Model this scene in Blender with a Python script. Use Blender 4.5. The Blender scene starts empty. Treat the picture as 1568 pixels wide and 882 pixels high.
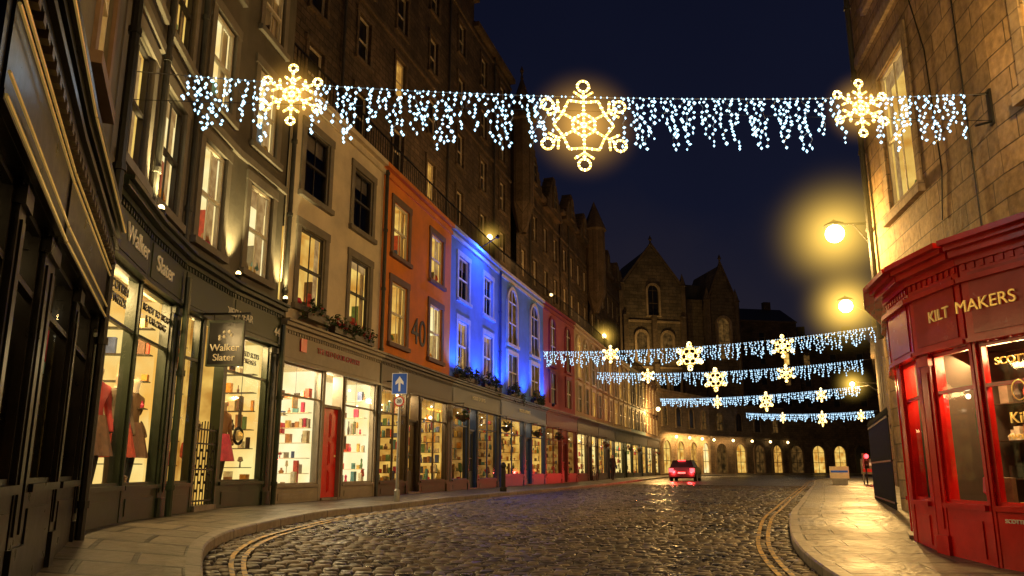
import bpy, math, random
from mathutils import Vector, Matrix
random.seed(7)
scene=bpy.context.scene
scene.view_settings.view_transform='Standard'
scene.view_settings.look='None'
scene.view_settings.exposure=0
CZ=1.25
R_=random.random
def U(a,b): return a+(b-a)*R_()

# ------------------------------------------------------------ materials
M={}
def newmat(name):
    m=bpy.data.materials.new(name); m.use_nodes=True
    nt=m.node_tree; nt.nodes.clear()
    M[name]=m
    return m,nt
def N(nt,t,**k):
    n=nt.nodes.new(t)
    for a,b in k.items(): setattr(n,a,b)
    return n
def ramp(nt,fac,stops):
    r=N(nt,'ShaderNodeValToRGB'); el=r.color_ramp.elements
    while len(el)<len(stops): el.new(0.5)
    for e,(p,c) in zip(el,stops):
        e.position=p; e.color=(c[0],c[1],c[2],1)
    nt.links.new(fac,r.inputs[0]); return r
def pmat(name,col,rough=.6,var=.3,scale=2.5,bump=.15,metal=0,es=0,ecol=None,spec=.5):
    m,nt=newmat(name); L=nt.links
    out=N(nt,'ShaderNodeOutputMaterial'); b=N(nt,'ShaderNodeBsdfPrincipled')
    tc=N(nt,'ShaderNodeTexCoord')
    n1=N(nt,'ShaderNodeTexNoise'); n1.inputs['Scale'].default_value=scale; n1.inputs['Detail'].default_value=6; n1.inputs['Roughness'].default_value=.65
    L.new(tc.outputs['Object'],n1.inputs['Vector'])
    lo=[c*(1-var) for c in col]; hi=[min(1,c*(1+var)) for c in col]
    r=ramp(nt,n1.outputs[0],[(.3,lo),(.7,hi)])
    L.new(r.outputs[0],b.inputs['Base Color'])
    rr=N(nt,'ShaderNodeMapRange'); rr.inputs[3].default_value=max(.05,rough-.12); rr.inputs[4].default_value=min(1,rough+.15)
    L.new(n1.outputs[0],rr.inputs[0]); L.new(rr.outputs[0],b.inputs['Roughness'])
    b.inputs['Metallic'].default_value=metal
    b.inputs['Specular IOR Level'].default_value=spec
    if bump>0:
        n2=N(nt,'ShaderNodeTexNoise'); n2.inputs['Scale'].default_value=scale*12; n2.inputs['Detail'].default_value=4
        L.new(tc.outputs['Object'],n2.inputs['Vector'])
        bp=N(nt,'ShaderNodeBump'); bp.inputs['Strength'].default_value=bump; bp.inputs['Distance'].default_value=.02
        L.new(n2.outputs[0],bp.inputs['Height']); L.new(bp.outputs[0],b.inputs['Normal'])
    if es>0:
        b.inputs['Emission Color'].default_value=(*(ecol or col),1); b.inputs['Emission Strength'].default_value=es
    L.new(b.outputs[0],out.inputs[0]); return m
def stone(name,c1,c2,mort,bw=.8,bh=.32,ms=.012,rough=.85,bump=.5,stain=.5,off=.5,rv=0):
    m,nt=newmat(name); L=nt.links
    out=N(nt,'ShaderNodeOutputMaterial'); b=N(nt,'ShaderNodeBsdfPrincipled')
    uv=N(nt,'ShaderNodeTexCoord')
    br=N(nt,'ShaderNodeTexBrick'); br.offset=off
    br.inputs['Scale'].default_value=1; br.inputs['Brick Width'].default_value=bw; br.inputs['Row Height'].default_value=bh
    br.inputs['Mortar Size'].default_value=ms; br.inputs['Mortar Smooth'].default_value=.3
    br.inputs['Color1'].default_value=(*c1,1); br.inputs['Color2'].default_value=(*c2,1); br.inputs['Mortar'].default_value=(*mort,1)
    L.new(uv.outputs['UV'],br.inputs['Vector'])
    n1=N(nt,'ShaderNodeTexNoise'); n1.inputs['Scale'].default_value=.7; n1.inputs['Detail'].default_value=9; n1.inputs['Roughness'].default_value=.7
    L.new(uv.outputs['Object'],n1.inputs['Vector'])
    n3=N(nt,'ShaderNodeTexNoise'); n3.inputs['Scale'].default_value=9; n3.inputs['Detail'].default_value=6
    L.new(uv.outputs['Object'],n3.inputs['Vector'])
    r=ramp(nt,n1.outputs[0],[(.3,(1-stain,)*3),(.62,(1.15,)*3)])
    r3=ramp(nt,n3.outputs[0],[(.3,(.7,)*3),(.7,(1.2,)*3)])
    mx=N(nt,'ShaderNodeMixRGB',blend_type='MULTIPLY'); mx.inputs[0].default_value=1
    mx2=N(nt,'ShaderNodeMixRGB',blend_type='MULTIPLY'); mx2.inputs[0].default_value=1
    L.new(br.outputs[0],mx.inputs[1]); L.new(r.outputs[0],mx.inputs[2])
    L.new(mx.outputs[0],mx2.inputs[1]); L.new(r3.outputs[0],mx2.inputs[2])
    L.new(mx2.outputs[0],b.inputs['Base Color'])
    b.inputs['Roughness'].default_value=rough
    if rv:
        rr=N(nt,'ShaderNodeMapRange'); rr.inputs[1].default_value=.3; rr.inputs[2].default_value=.7; rr.inputs[3].default_value=rough-rv; rr.inputs[4].default_value=rough+rv
        L.new(n1.outputs[0],rr.inputs[0]); L.new(rr.outputs[0],b.inputs['Roughness'])
    ad=N(nt,'ShaderNodeMath',operation='MULTIPLY_ADD'); ad.inputs[1].default_value=-1.0; 
    L.new(br.outputs['Fac'],ad.inputs[0]); L.new(n3.outputs[0],ad.inputs[2])
    bp=N(nt,'ShaderNodeBump'); bp.inputs['Strength'].default_value=bump; bp.inputs['Distance'].default_value=.02
    L.new(ad.outputs[0],bp.inputs['Height']); L.new(bp.outputs[0],b.inputs['Normal'])
    L.new(b.outputs[0],out.inputs[0]); return m
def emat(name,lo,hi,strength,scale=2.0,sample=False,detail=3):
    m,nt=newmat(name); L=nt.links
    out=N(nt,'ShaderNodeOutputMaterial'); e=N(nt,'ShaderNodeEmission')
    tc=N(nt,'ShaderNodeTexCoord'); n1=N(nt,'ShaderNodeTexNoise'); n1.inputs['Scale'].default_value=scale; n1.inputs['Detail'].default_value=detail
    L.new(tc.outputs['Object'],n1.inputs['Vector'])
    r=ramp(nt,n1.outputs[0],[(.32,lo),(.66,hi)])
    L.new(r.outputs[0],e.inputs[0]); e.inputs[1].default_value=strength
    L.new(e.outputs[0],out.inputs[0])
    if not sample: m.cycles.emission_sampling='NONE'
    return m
def glassmat(name,refl=.1,tint=(1,1,1)):
    m,nt=newmat(name); L=nt.links
    out=N(nt,'ShaderNodeOutputMaterial'); t=N(nt,'ShaderNodeBsdfTransparent'); t.inputs[0].default_value=(*tint,1)
    g=N(nt,'ShaderNodeBsdfGlossy'); g.inputs['Roughness'].default_value=.03
    tc=N(nt,'ShaderNodeTexCoord'); n=N(nt,'ShaderNodeTexNoise'); n.inputs['Scale'].default_value=1.3
    L.new(tc.outputs['Object'],n.inputs['Vector'])
    bp=N(nt,'ShaderNodeBump'); bp.inputs['Strength'].default_value=.06; L.new(n.outputs[0],bp.inputs['Height']); L.new(bp.outputs[0],g.inputs['Normal'])
    mx=N(nt,'ShaderNodeMixShader'); mx.inputs[0].default_value=refl
    L.new(t.outputs[0],mx.inputs[1]); L.new(g.outputs[0],mx.inputs[2]); L.new(mx.outputs[0],out.inputs[0])
    return m
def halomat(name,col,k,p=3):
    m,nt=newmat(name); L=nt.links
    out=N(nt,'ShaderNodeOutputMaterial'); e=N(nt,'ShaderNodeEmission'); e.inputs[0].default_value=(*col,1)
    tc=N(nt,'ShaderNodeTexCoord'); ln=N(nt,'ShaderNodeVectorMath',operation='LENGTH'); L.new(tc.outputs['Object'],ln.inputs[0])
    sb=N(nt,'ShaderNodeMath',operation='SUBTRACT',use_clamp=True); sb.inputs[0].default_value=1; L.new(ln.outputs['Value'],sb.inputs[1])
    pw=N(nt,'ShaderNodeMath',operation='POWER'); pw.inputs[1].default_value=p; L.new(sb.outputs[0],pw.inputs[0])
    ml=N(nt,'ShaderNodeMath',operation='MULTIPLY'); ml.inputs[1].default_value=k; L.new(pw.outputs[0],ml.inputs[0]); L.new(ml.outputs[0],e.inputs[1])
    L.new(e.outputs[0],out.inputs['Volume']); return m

stone('sandstone',(.43,.285,.14),(.26,.175,.09),(.11,.075,.04),.85,.36,.012,stain=.5,bump=.7)
stone('dark_ashlar',(.17,.12,.075),(.12,.086,.055),(.06,.048,.033),.7,.3,.012,stain=.6)
stone('tenement_stone',(.14,.095,.056),(.08,.056,.035),(.035,.028,.02),.6,.28,.02,stain=.7,bump=.8)
stone('church_stone',(.18,.135,.085),(.11,.085,.055),(.05,.04,.03),1.2,.5,.03,stain=.6)
stone('cream_stone',(.42,.31,.19),(.32,.24,.15),(.2,.15,.1),.8,.3,.012,stain=.5)
stone('flagstone',(.15,.122,.085),(.07,.059,.045),(.008,.007,.006),.95,.62,.032,rough=.45,bump=1.0,stain=.6,rv=.18)
stone('kerbstone',(.22,.19,.15),(.14,.12,.095),(.035,.03,.025),.95,.5,.018,rough=.5,stain=.45)
stone('far_setts',(.085,.07,.055),(.045,.04,.032),(.012,.011,.010),.2,.13,.02,rough=.36,bump=.9,stain=.5,rv=.12)
pmat('grey_render',(.105,.092,.07),.85,.32,1.1,.25)
pmat('white_render',(.62,.54,.40),.85,.2,1.0,.2)
pmat('orange_render',(.64,.20,.026),.8,.2,1.0,.2)
pmat('blue_render',(.10,.22,.60),.75,.2,1.0,.2)
pmat('pink_render',(.36,.09,.11),.8,.2,1.0,.2)
pmat('cream_render',(.5,.40,.26),.8,.2,1.0,.2)
pmat('teal_render',(.16,.24,.27),.8,.2,1.0,.2)
pmat('brown_render',(.25,.17,.11),.8,.2,1.0,.2)
pmat('trim_grey',(.18,.16,.13),.75,.25,3,.1)
pmat('trim_cream',(.62,.54,.40),.7,.15,3,.1)
pmat('trim_brown',(.16,.10,.065),.7,.2,3,.1)
pmat('trim_blue',(.38,.48,.68),.6,.2,3,.1)
pmat('trim_maroon',(.28,.04,.05),.5,.2,3,.1)
pmat('green_paint',(.020,.030,.016),.36,.25,3,.08)
pmat('green_paint_light',(.035,.048,.026),.45,.25,3,.08)
pmat('black_paint',(.008,.007,.006),.30,.3,4,.05)
pmat('black_iron',(.012,.012,.013),.45,.3,6,.1,metal=.3)
pmat('grey_paint',(.24,.20,.15),.5,.2,3,.08)
pmat('darkwood',(.045,.028,.018),.45,.35,5,.12)
pmat('slate_paint',(.05,.06,.075),.4,.2,3,.08)
pmat('blue_paint',(.03,.07,.24),.35,.2,3,.08)
pmat('maroon_paint',(.17,.02,.025),.35,.2,3,.08)
pmat('red_paint',(.50,.009,.007),.20,.25,2.2,.06)
pmat('red_dark',(.38,.008,.006),.22,.22,2.5,.06)
pmat('red_door_paint',(.7,.02,.012),.3,.12,2,.05)
pmat('white_frame',(.72,.67,.55),.5,.1,4,.05)
pmat('dark_frame',(.035,.03,.027),.5,.2,4,.05)
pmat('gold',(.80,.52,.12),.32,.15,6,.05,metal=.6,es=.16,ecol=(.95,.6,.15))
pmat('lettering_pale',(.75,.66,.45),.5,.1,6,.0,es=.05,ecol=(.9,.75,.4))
pmat('slate_roof',(.05,.05,.055),.6,.3,3,.3)
pmat('mortar',(.014,.013,.011),.7,.3,8,.2)
pmat('ground_soil',(.05,.045,.04),.9,.3,.6,.2)
pmat('interior_white',(.75,.64,.44),.7,.1,2,.03)
pmat('interior_dark',(.05,.03,.018),.6,.3,2,.03)
pmat('interior_floor',(.28,.17,.09),.5,.3,2,.05)
pmat('metal_pipe',(.06,.058,.05),.5,.25,6,.1,metal=.2)
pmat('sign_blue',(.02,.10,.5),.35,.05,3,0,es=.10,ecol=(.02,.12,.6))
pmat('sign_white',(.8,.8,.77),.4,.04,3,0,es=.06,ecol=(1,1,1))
pmat('sign_red',(.6,.02,.02),.4,.05,3,0)
pmat('grey_metal',(.3,.3,.29),.4,.15,5,.05,metal=.7)
pmat('dark_void',(.008,.008,.01),.3,.3,2,0)
pmat('leaf_a',(.07,.11,.03),.6,.4,8,0)
pmat('leaf_b',(.03,.06,.02),.6,.4,8,0)
pmat('flower_red',(.5,.03,.05),.6,.3,8,0)
pmat('car_paint',(.05,.055,.065),.2,.1,2,0,metal=.5)
pmat('tyre',(.015,.015,.015),.8,.2,8,.1)
GOODS=[]
for i,c in enumerate([(.55,.07,.04),(.65,.45,.14),(.12,.22,.10),(.08,.11,.26),(.42,.20,.08),(.75,.68,.52),(.16,.08,.045),(.68,.30,.05),(.3,.24,.18),(.06,.04,.03),(.52,.04,.10),(.12,.28,.30),(.62,.52,.34)]):
    pmat('goods_%d'%i,c,.5,.35,9,.05); GOODS.append('goods_%d'%i)
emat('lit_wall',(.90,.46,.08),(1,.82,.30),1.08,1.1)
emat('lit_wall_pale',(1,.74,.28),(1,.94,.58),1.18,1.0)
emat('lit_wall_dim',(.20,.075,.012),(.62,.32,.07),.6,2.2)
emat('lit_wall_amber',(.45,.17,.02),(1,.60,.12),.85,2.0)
emat('win_gold',(.60,.25,.03),(1,.68,.16),.98,1.6)
emat('win_amber',(.35,.14,.02),(.95,.52,.10),.8,2.3)
emat('win_bright',(.97,.62,.17),(1,.90,.46),1.15,1.5)
emat('win_dim',(.03,.018,.006),(.24,.12,.03),.5,1.8)
emat('curtain_lit',(.42,.22,.07),(.8,.5,.18),.6,6)
emat('bulb_cool',(.30,.66,1.0),(.62,.90,1.0),3.2,40)
emat('bulb_cool_far',(.32,.64,1.0),(.65,.88,1.0),2.0,40)
emat('bulb_warm',(1,.84,.42),(1,.92,.58),8,40)
emat('rope_warm',(1,.54,.10),(1,.64,.16),2.8,20)
emat('lamp_glow',(1,.82,.30),(1,.88,.42),26,5)
emat('lamp_small',(1,.62,.2),(1,.72,.3),9,5)
emat('tail_red',(1,.02,.03),(1,.05,.05),8,5)
emat('pendant_glow',(1,.85,.5),(1,.9,.6),5,5)
halomat('halo_lamp',(1,.60,.09),2.6,4.8)  # glow round lamps and flakes, painted as emission fading outwards
halomat('halo_flake',(1,.50,.08),3.4,2.8)
glassmat('shop_glass',.05); glassmat('window_glass',.08)

m,nt=newmat('granite_setts'); L=nt.links
out=N(nt,'ShaderNodeOutputMaterial'); b=N(nt,'ShaderNodeBsdfPrincipled'); ge=N(nt,'ShaderNodeNewGeometry')
r=ramp(nt,ge.outputs['Random Per Island'],[(0,(.022,.017,.012)),(.45,(.06,.046,.032)),(.85,(.105,.082,.056)),(1,(.18,.14,.095))])
tc=N(nt,'ShaderNodeTexCoord'); n1=N(nt,'ShaderNodeTexNoise'); n1.inputs['Scale'].default_value=.38; n1.inputs['Detail'].default_value=7
L.new(tc.outputs['Object'],n1.inputs['Vector'])
r2=ramp(nt,n1.outputs[0],[(.36,(.45,)*3),(.62,(1.2,)*3)])
mx=N(nt,'ShaderNodeMixRGB',blend_type='MULTIPLY'); mx.inputs[0].default_value=1
L.new(r.outputs[0],mx.inputs[1]); L.new(r2.outputs[0],mx.inputs[2]); L.new(mx.outputs[0],b.inputs['Base Color'])
rr=N(nt,'ShaderNodeMapRange'); rr.inputs[1].default_value=.25; rr.inputs[2].default_value=.75; rr.inputs[3].default_value=.24; rr.inputs[4].default_value=.56
ra=N(nt,'ShaderNodeMath',operation='MULTIPLY_ADD'); ra.inputs[1].default_value=.35; 
rs=N(nt,'ShaderNodeMath',operation='SUBTRACT'); rs.inputs[1].default_value=.17; L.new(n1.outputs[0],rs.inputs[0])
L.new(ge.outputs['Random Per Island'],ra.inputs[0]); L.new(rs.outputs[0],ra.inputs[2])
L.new(ra.outputs[0],rr.inputs[0]); L.new(rr.outputs[0],b.inputs['Roughness'])
n2=N(nt,'ShaderNodeTexNoise'); n2.inputs['Scale'].default_value=28; n2.inputs['Detail'].default_value=4; L.new(tc.outputs['Object'],n2.inputs['Vector'])
bp=N(nt,'ShaderNodeBump'); bp.inputs['Strength'].default_value=.6; bp.inputs['Distance'].default_value=.012
L.new(n2.outputs[0],bp.inputs['Height']); L.new(bp.outputs[0],b.inputs['Normal']); L.new(b.outputs[0],out.inputs[0])
m,nt=newmat('yellow_line_paint'); L=nt.links
out=N(nt,'ShaderNodeOutputMaterial'); b=N(nt,'ShaderNodeBsdfPrincipled'); tc=N(nt,'ShaderNodeTexCoord')
n1=N(nt,'ShaderNodeTexNoise'); n1.inputs['Scale'].default_value=9; n1.inputs['Detail'].default_value=8; L.new(tc.outputs['Object'],n1.inputs['Vector'])
r=ramp(nt,n1.outputs[0],[(.43,(.07,.05,.025)),(.55,(.44,.26,.02))]); L.new(r.outputs[0],b.inputs['Base Color']); b.inputs['Roughness'].default_value=.5
L.new(b.outputs[0],out.inputs[0])

# ------------------------------------------------------------ mesh helpers
class MB:
    def __init__(s): s.v=[];s.f=[];s.m=[];s.uv=[];s.mats=[]
    def mi(s,m):
        if m not in s.mats: s.mats.append(m)
        return s.mats.index(m)
    def poly(s,pts,mat,uv=None):
        i=len(s.v); s.v.extend([tuple(p) for p in pts]); s.f.append(tuple(range(i,i+len(pts)))); s.m.append(s.mi(mat))
        s.uv.extend(uv if uv else [(p[0],p[1]) for p in pts])
    def make(s,name,parent=None,smooth=False):
        me=bpy.data.meshes.new(name); me.from_pydata(s.v,[],s.f)
        for x in s.mats: me.materials.append(M[x])
        me.polygons.foreach_set('material_index',s.m)
        ul=me.uv_layers.new(name='UVMap'); flat=[c for u in s.uv for c in u]; ul.data.foreach_set('uv',flat)
        if smooth: me.polygons.foreach_set('use_smooth',[True]*len(s.f))
        me.update()
        o=bpy.data.objects.new(name,me); scene.collection.objects.link(o)
        if parent: o.parent=parent
        return o
def empty(name,loc=(0,0,0)):
    e=bpy.data.objects.new(name,None); e.empty_display_size=.3; scene.collection.objects.link(e); return e
class B:
    def __init__(s,name): s.e=empty(name); s.p={}
    def __getitem__(s,k):
        if k not in s.p: s.p[k]=MB()
        return s.p[k]
    def done(s):
        for k,mb in s.p.items():
            if mb.f: mb.make(k,s.e)
        return s.e
class F:
    def __init__(s,p0,p1):
        s.a=Vector((p0[0],p0[1],0)); d=Vector((p1[0]-p0[0],p1[1]-p0[1],0)); s.L=d.length; s.t=d/s.L; s.n=Vector((s.t.y,-s.t.x,0))
    def P(s,a,z,o=0):
        q=s.a+s.t*a+s.n*o; return (q.x,q.y,z)
def box(mb,f,s0,s1,z0,z1,o0,o1,mat):
    P=f.P
    mb.poly([P(s0,z0,o1),P(s1,z0,o1),P(s1,z1,o1),P(s0,z1,o1)],mat,[(s0,z0),(s1,z0),(s1,z1),(s0,z1)])
    mb.poly([P(s1,z0,o0),P(s0,z0,o0),P(s0,z1,o0),P(s1,z1,o0)],mat,[(s1,z0),(s0,z0),(s0,z1),(s1,z1)])
    mb.poly([P(s0,z0,o0),P(s0,z0,o1),P(s0,z1,o1),P(s0,z1,o0)],mat,[(o0,z0),(o1,z0),(o1,z1),(o0,z1)])
    mb.poly([P(s1,z0,o1),P(s1,z0,o0),P(s1,z1,o0),P(s1,z1,o1)],mat,[(o1,z0),(o0,z0),(o0,z1),(o1,z1)])
    mb.poly([P(s0,z1,o1),P(s1,z1,o1),P(s1,z1,o0),P(s0,z1,o0)],mat,[(s0,o1),(s1,o1),(s1,o0),(s0,o0)])
    mb.poly([P(s0,z0,o0),P(s1,z0,o0),P(s1,z0,o1),P(s0,z0,o1)],mat,[(s0,o0),(s1,o0),(s1,o1),(s0,o1)])
def prism(mb,f,pts,o0,o1,mat):
    mb.poly([f.P(a,z,o1) for a,z in pts],mat,list(pts)); mb.poly([f.P(a,z,o0) for a,z in reversed(pts)],mat,list(reversed(pts)))
    n=len(pts)
    for i in range(n):
        a,b_=pts[i],pts[(i+1)%n]
        mb.poly([f.P(a[0],a[1],o1),f.P(a[0],a[1],o0),f.P(b_[0],b_[1],o0),f.P(b_[0],b_[1],o1)],mat,[(o1,a[1]),(o0,a[1]),(o0,b_[1]),(o1,b_[1])])
def wall(mb,f,s0,s1,z0,z1,ops,mat,rev=.14,o=0):
    xs=sorted(set([s0,s1]+[v for q in ops for v in q[:2]])); zs=sorted(set([z0,z1]+[v for q in ops for v in q[2:4]]))
    for i in range(len(xs)-1):
        for j in range(len(zs)-1):
            cx=(xs[i]+xs[i+1])/2; cz=(zs[j]+zs[j+1])/2
            if any(q[0]<cx<q[1] and q[2]<cz<q[3] for q in ops): continue
            a,b_,c,d=xs[i],xs[i+1],zs[j],zs[j+1]
            mb.poly([f.P(a,c,o),f.P(b_,c,o),f.P(b_,d,o),f.P(a,d,o)],mat,[(a,c),(b_,c),(b_,d),(a,d)])
    for q in ops:
        a,b_,c,d=q[:4]; r=o-rev
        mb.poly([f.P(a,c,o),f.P(a,c,r),f.P(a,d,r),f.P(a,d,o)],mat,[(0,c),(rev,c),(rev,d),(0,d)])
        mb.poly([f.P(b_,c,o),f.P(b_,c,r),f.P(b_,d,r),f.P(b_,d,o)],mat,[(0,c),(rev,c),(rev,d),(0,d)])
        mb.poly([f.P(a,c,o),f.P(b_,c,o),f.P(b_,c,r),f.P(a,c,r)],mat,[(a,0),(b_,0),(b_,rev),(a,rev)])
        mb.poly([f.P(a,d,o),f.P(b_,d,o),f.P(b_,d,r),f.P(a,d,r)],mat,[(a,0),(b_,0),(b_,rev),(a,rev)])
def tube(mb,p,q,r,mat,n=6,r2=None):
    p=Vector(p);q=Vector(q); d=q-p
    if d.length<1e-5: return
    d.normalize(); a=d.cross(Vector((0,0,1)))
    if a.length<.01: a=Vector((1,0,0))
    a.normalize(); c=d.cross(a); r2=r if r2 is None else r2
    A=[p+(a*math.cos(2*math.pi*i/n)+c*math.sin(2*math.pi*i/n))*r for i in range(n)]
    Bq=[q+(a*math.cos(2*math.pi*i/n)+c*math.sin(2*math.pi*i/n))*r2 for i in range(n)]
    for i in range(n):
        j=(i+1)%n; mb.poly([A[i],A[j],Bq[j],Bq[i]],mat)
    mb.poly(A,mat); mb.poly(Bq,mat)
def octa(mb,p,rx,rz,mat):
    x,y,z=p
    t=(x,y,z+rz);bt=(x,y,z-rz)
    k=6; ring=[(x+rx*math.cos(i*2*math.pi/k),y+rx*math.sin(i*2*math.pi/k),z) for i in range(k)]
    for i in range(k):
        j=(i+1)%k; mb.poly([ring[i],ring[j],t],mat); mb.poly([ring[j],ring[i],bt],mat)
def ball(mb,p,r,mat,nu=10,nv=7,sz=1):
    x,y,z=p
    g=[[(x+r*math.sin(math.pi*j/nv)*math.cos(2*math.pi*i/nu),y+r*math.sin(math.pi*j/nv)*math.sin(2*math.pi*i/nu),z+sz*r*math.cos(math.pi*j/nv)) for i in range(nu)] for j in range(nv+1)]
    for j in range(nv):
        for i in range(nu):
            k=(i+1)%nu
            if j==0: mb.poly([g[0][0],g[1][i],g[1][k]],mat)
            elif j==nv-1: mb.poly([g[j][i],g[nv][0],g[j][k]],mat)
            else: mb.poly([g[j][i],g[j+1][i],g[j+1][k],g[j][k]],mat)
def lathe(mb,x,y,prof,mat,n=10):
    for (r0,z0),(r1,z1) in zip(prof[:-1],prof[1:]):
        for i in range(n):
            a=2*math.pi*i/n;c=2*math.pi*(i+1)/n
            mb.poly([(x+r0*math.cos(a),y+r0*math.sin(a),z0),(x+r0*math.cos(c),y+r0*math.sin(c),z0),(x+r1*math.cos(c),y+r1*math.sin(c),z1),(x+r1*math.cos(a),y+r1*math.sin(a),z1)],mat)
def text(parent,f,s,z,o,body,size,mat,name='lettering',ext=.008):
    cu=bpy.data.curves.new(name,'FONT'); cu.body=body; cu.size=size; cu.extrude=ext; cu.align_x='CENTER'; cu.align_y='CENTER'; cu.materials.append(M[mat])
    ob=bpy.data.objects.new(name,cu); scene.collection.objects.link(ob)
    p=f.P(s,z,o)
    ob.matrix_world=Matrix(((f.t.x,0,f.n.x,p[0]),(f.t.y,0,f.n.y,p[1]),(0,1,0,p[2]),(0,0,0,1)))
    if parent: ob.parent=parent
    return ob
def light(name,kind,loc,energy,col,size=.1,parent=None,direc=None,spot=None,blend=.6,sy=None):
    l=bpy.data.lights.new(name,kind); l.energy=energy; l.color=col
    if kind=='AREA':
        l.size=size
        if sy: l.shape='RECTANGLE'; l.size_y=sy
    else: l.shadow_soft_size=size
    if kind=='SPOT': l.spot_size=spot; l.spot_blend=blend
    o=bpy.data.objects.new(name,l); scene.collection.objects.link(o); o.location=loc
    if direc: o.rotation_euler=Vector(direc).to_track_quat('-Z','Y').to_euler()
    if parent: o.parent=parent
    return o
def halo(loc,R,mat,parent,scale=None,rotz=0):  # added self-glowing volume that imitates the glow round a light
    mb=MB(); ball(mb,(0,0,0),1.0,mat,20,12); o=mb.make('glow_halo',parent); o.location=loc; o.scale=scale or (R,R,R); o.rotation_euler=(0,0,rotz); return o

# ------------------------------------------------------------ terrain
def interp(pts,x):
    if x<=pts[0][0]: return pts[0][1]
    for (a,b_),(c,d) in zip(pts[:-1],pts[1:]):
        if x<=c: return b_+(d-b_)*(x-a)/(c-a)
    return pts[-1][1]
RP=[(0,0),(5,0),(8,.1),(10,.2),(14,.36),(20,.45),(40,.5),(80,.78),(120,1.08),(200,1.1)]
LP=[(0,.35),(8.4,.35),(11.3,.2),(15.5,.08),(20,.02),(25,0)]
def gz(x,y): return interp(RP,y)+interp(LP,y)*max(0,min(1,(-x-1)/4))
LK=[(0.6,-6),(-.2,-.5),(-1.2,2.8),(-2.2,5.6),(-2.9,7.05),(-3.55,8.8),(-3.74,10.9),(-3.46,13.5),(-2.6,16.8),(-.88,22.4),(5.3,40.4),(10.5,56),(18,76),(28,86),(40,92.5),(54,96),(70,98)]
RK=[(6,-6),(5.2,-1.5),(4.0,1.5),(3.4,4.5),(3.2,6.2),(3.35,7.8),(3.7,9.6),(4.3,11.5),(5.5,14.6),(7.6,19.4),(14.5,35.5),(21.5,51.5),(30,66),(38,76),(47,82.5),(58,86.5),(72,88)]
LF=[(-2.5,-6),(-2.6,-.5),(-3.4,2.2),(-4.6,5.2),(-5.3,6.8),(-5.9,8.7),(-6.2,10.9),(-6.2,13.6),(-5.7,16.6),(-4.3,22),(1.4,40.6),(6.6,56.5),(14.3,77.5),(24,89.5),(37,97.5),(52,102),(70,104)]
RF=[(9,-6),(8.5,-1.5),(7.6,1.5),(7.4,4.5),(7.3,6.2),(7.4,7.8),(7.7,9.8),(8.1,12),(9.5,15.5),(12,20),(20,36.5),(28.5,54),(38,70),(46,80),(55,87),(66,91),(80,92)]
def cr(pts,k=10):
    out=[]
    n=len(pts)
    for i in range(n-1):
        p0=pts[max(0,i-1)];p1=pts[i];p2=pts[i+1];p3=pts[min(n-1,i+2)]
        for j in range(k):
            t=j/k
            out.append(tuple(.5*((2*p1[d])+(-p0[d]+p2[d])*t+(2*p0[d]-5*p1[d]+4*p2[d]-p3[d])*t*t+(-p0[d]+3*p1[d]-3*p2[d]+p3[d])*t**3) for d in (0,1)))
    out.append(pts[-1]); return out
K=10
lk,rk,lf,rf=cr(LK,K),cr(RK,K),cr(LF,K),cr(RF,K)
def arcl(pl):
    a=[0]
    for p,q in zip(pl[:-1],pl[1:]): a.append(a[-1]+math.dist(p,q))
    return a
def strip(name,A,Bp,nx,zfun,mat,w=None):
    mb=MB(); al=arcl(A)
    for i in range(len(A)-1):
        for j in range(nx):
            t0,t1=j/nx,(j+1)/nx
            def pt(k,t):
                x=A[k][0]*(1-t)+Bp[k][0]*t; y=A[k][1]*(1-t)+Bp[k][1]*t
                return (x,y,zfun(x,y)),(t*math.dist(A[k],Bp[k]),al[k]) 
            a=pt(i,t0);b_=pt(i,t1);c=pt(i+1,t1);d=pt(i+1,t0)
            mb.poly([a[0],b_[0],c[0],d[0]],mat,[q[1] for q in (a,b_,c,d)])
    return mb.make(name)
mb=MB(); 
mb.poly([(-900,-900,-.35),(900,-900,-.35),(900,900,-.35),(-900,900,-.35)],'ground_soil'); mb.make('ground')
cut=[i for i,p in enumerate(lk) if p[1]<44][-1]
strip('road_bed',lk[:cut+1],rk[:cut+1],8,lambda x,y:gz(x,y)-.03,'mortar')
strip('road',lk[cut:],rk[cut:],8,lambda x,y:gz(x,y),'far_setts')
def inset(A,Bp,d):
    out=[]
    for a,b_ in zip(A,Bp):
        l=math.dist(a,b_); out.append((a[0]+(b_[0]-a[0])*d/l,a[1]+(b_[1]-a[1])*d/l))
    return out
KH=.11
lkb=inset(lk,lf,.16); rkb=inset(rk,rf,.16)
strip('pavement',lkb,lf,7,lambda x,y:gz(x,y)+KH,'flagstone')
strip('pavement',rkb,rf,5,lambda x,y:gz(x,y)+KH,'flagstone')
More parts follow.
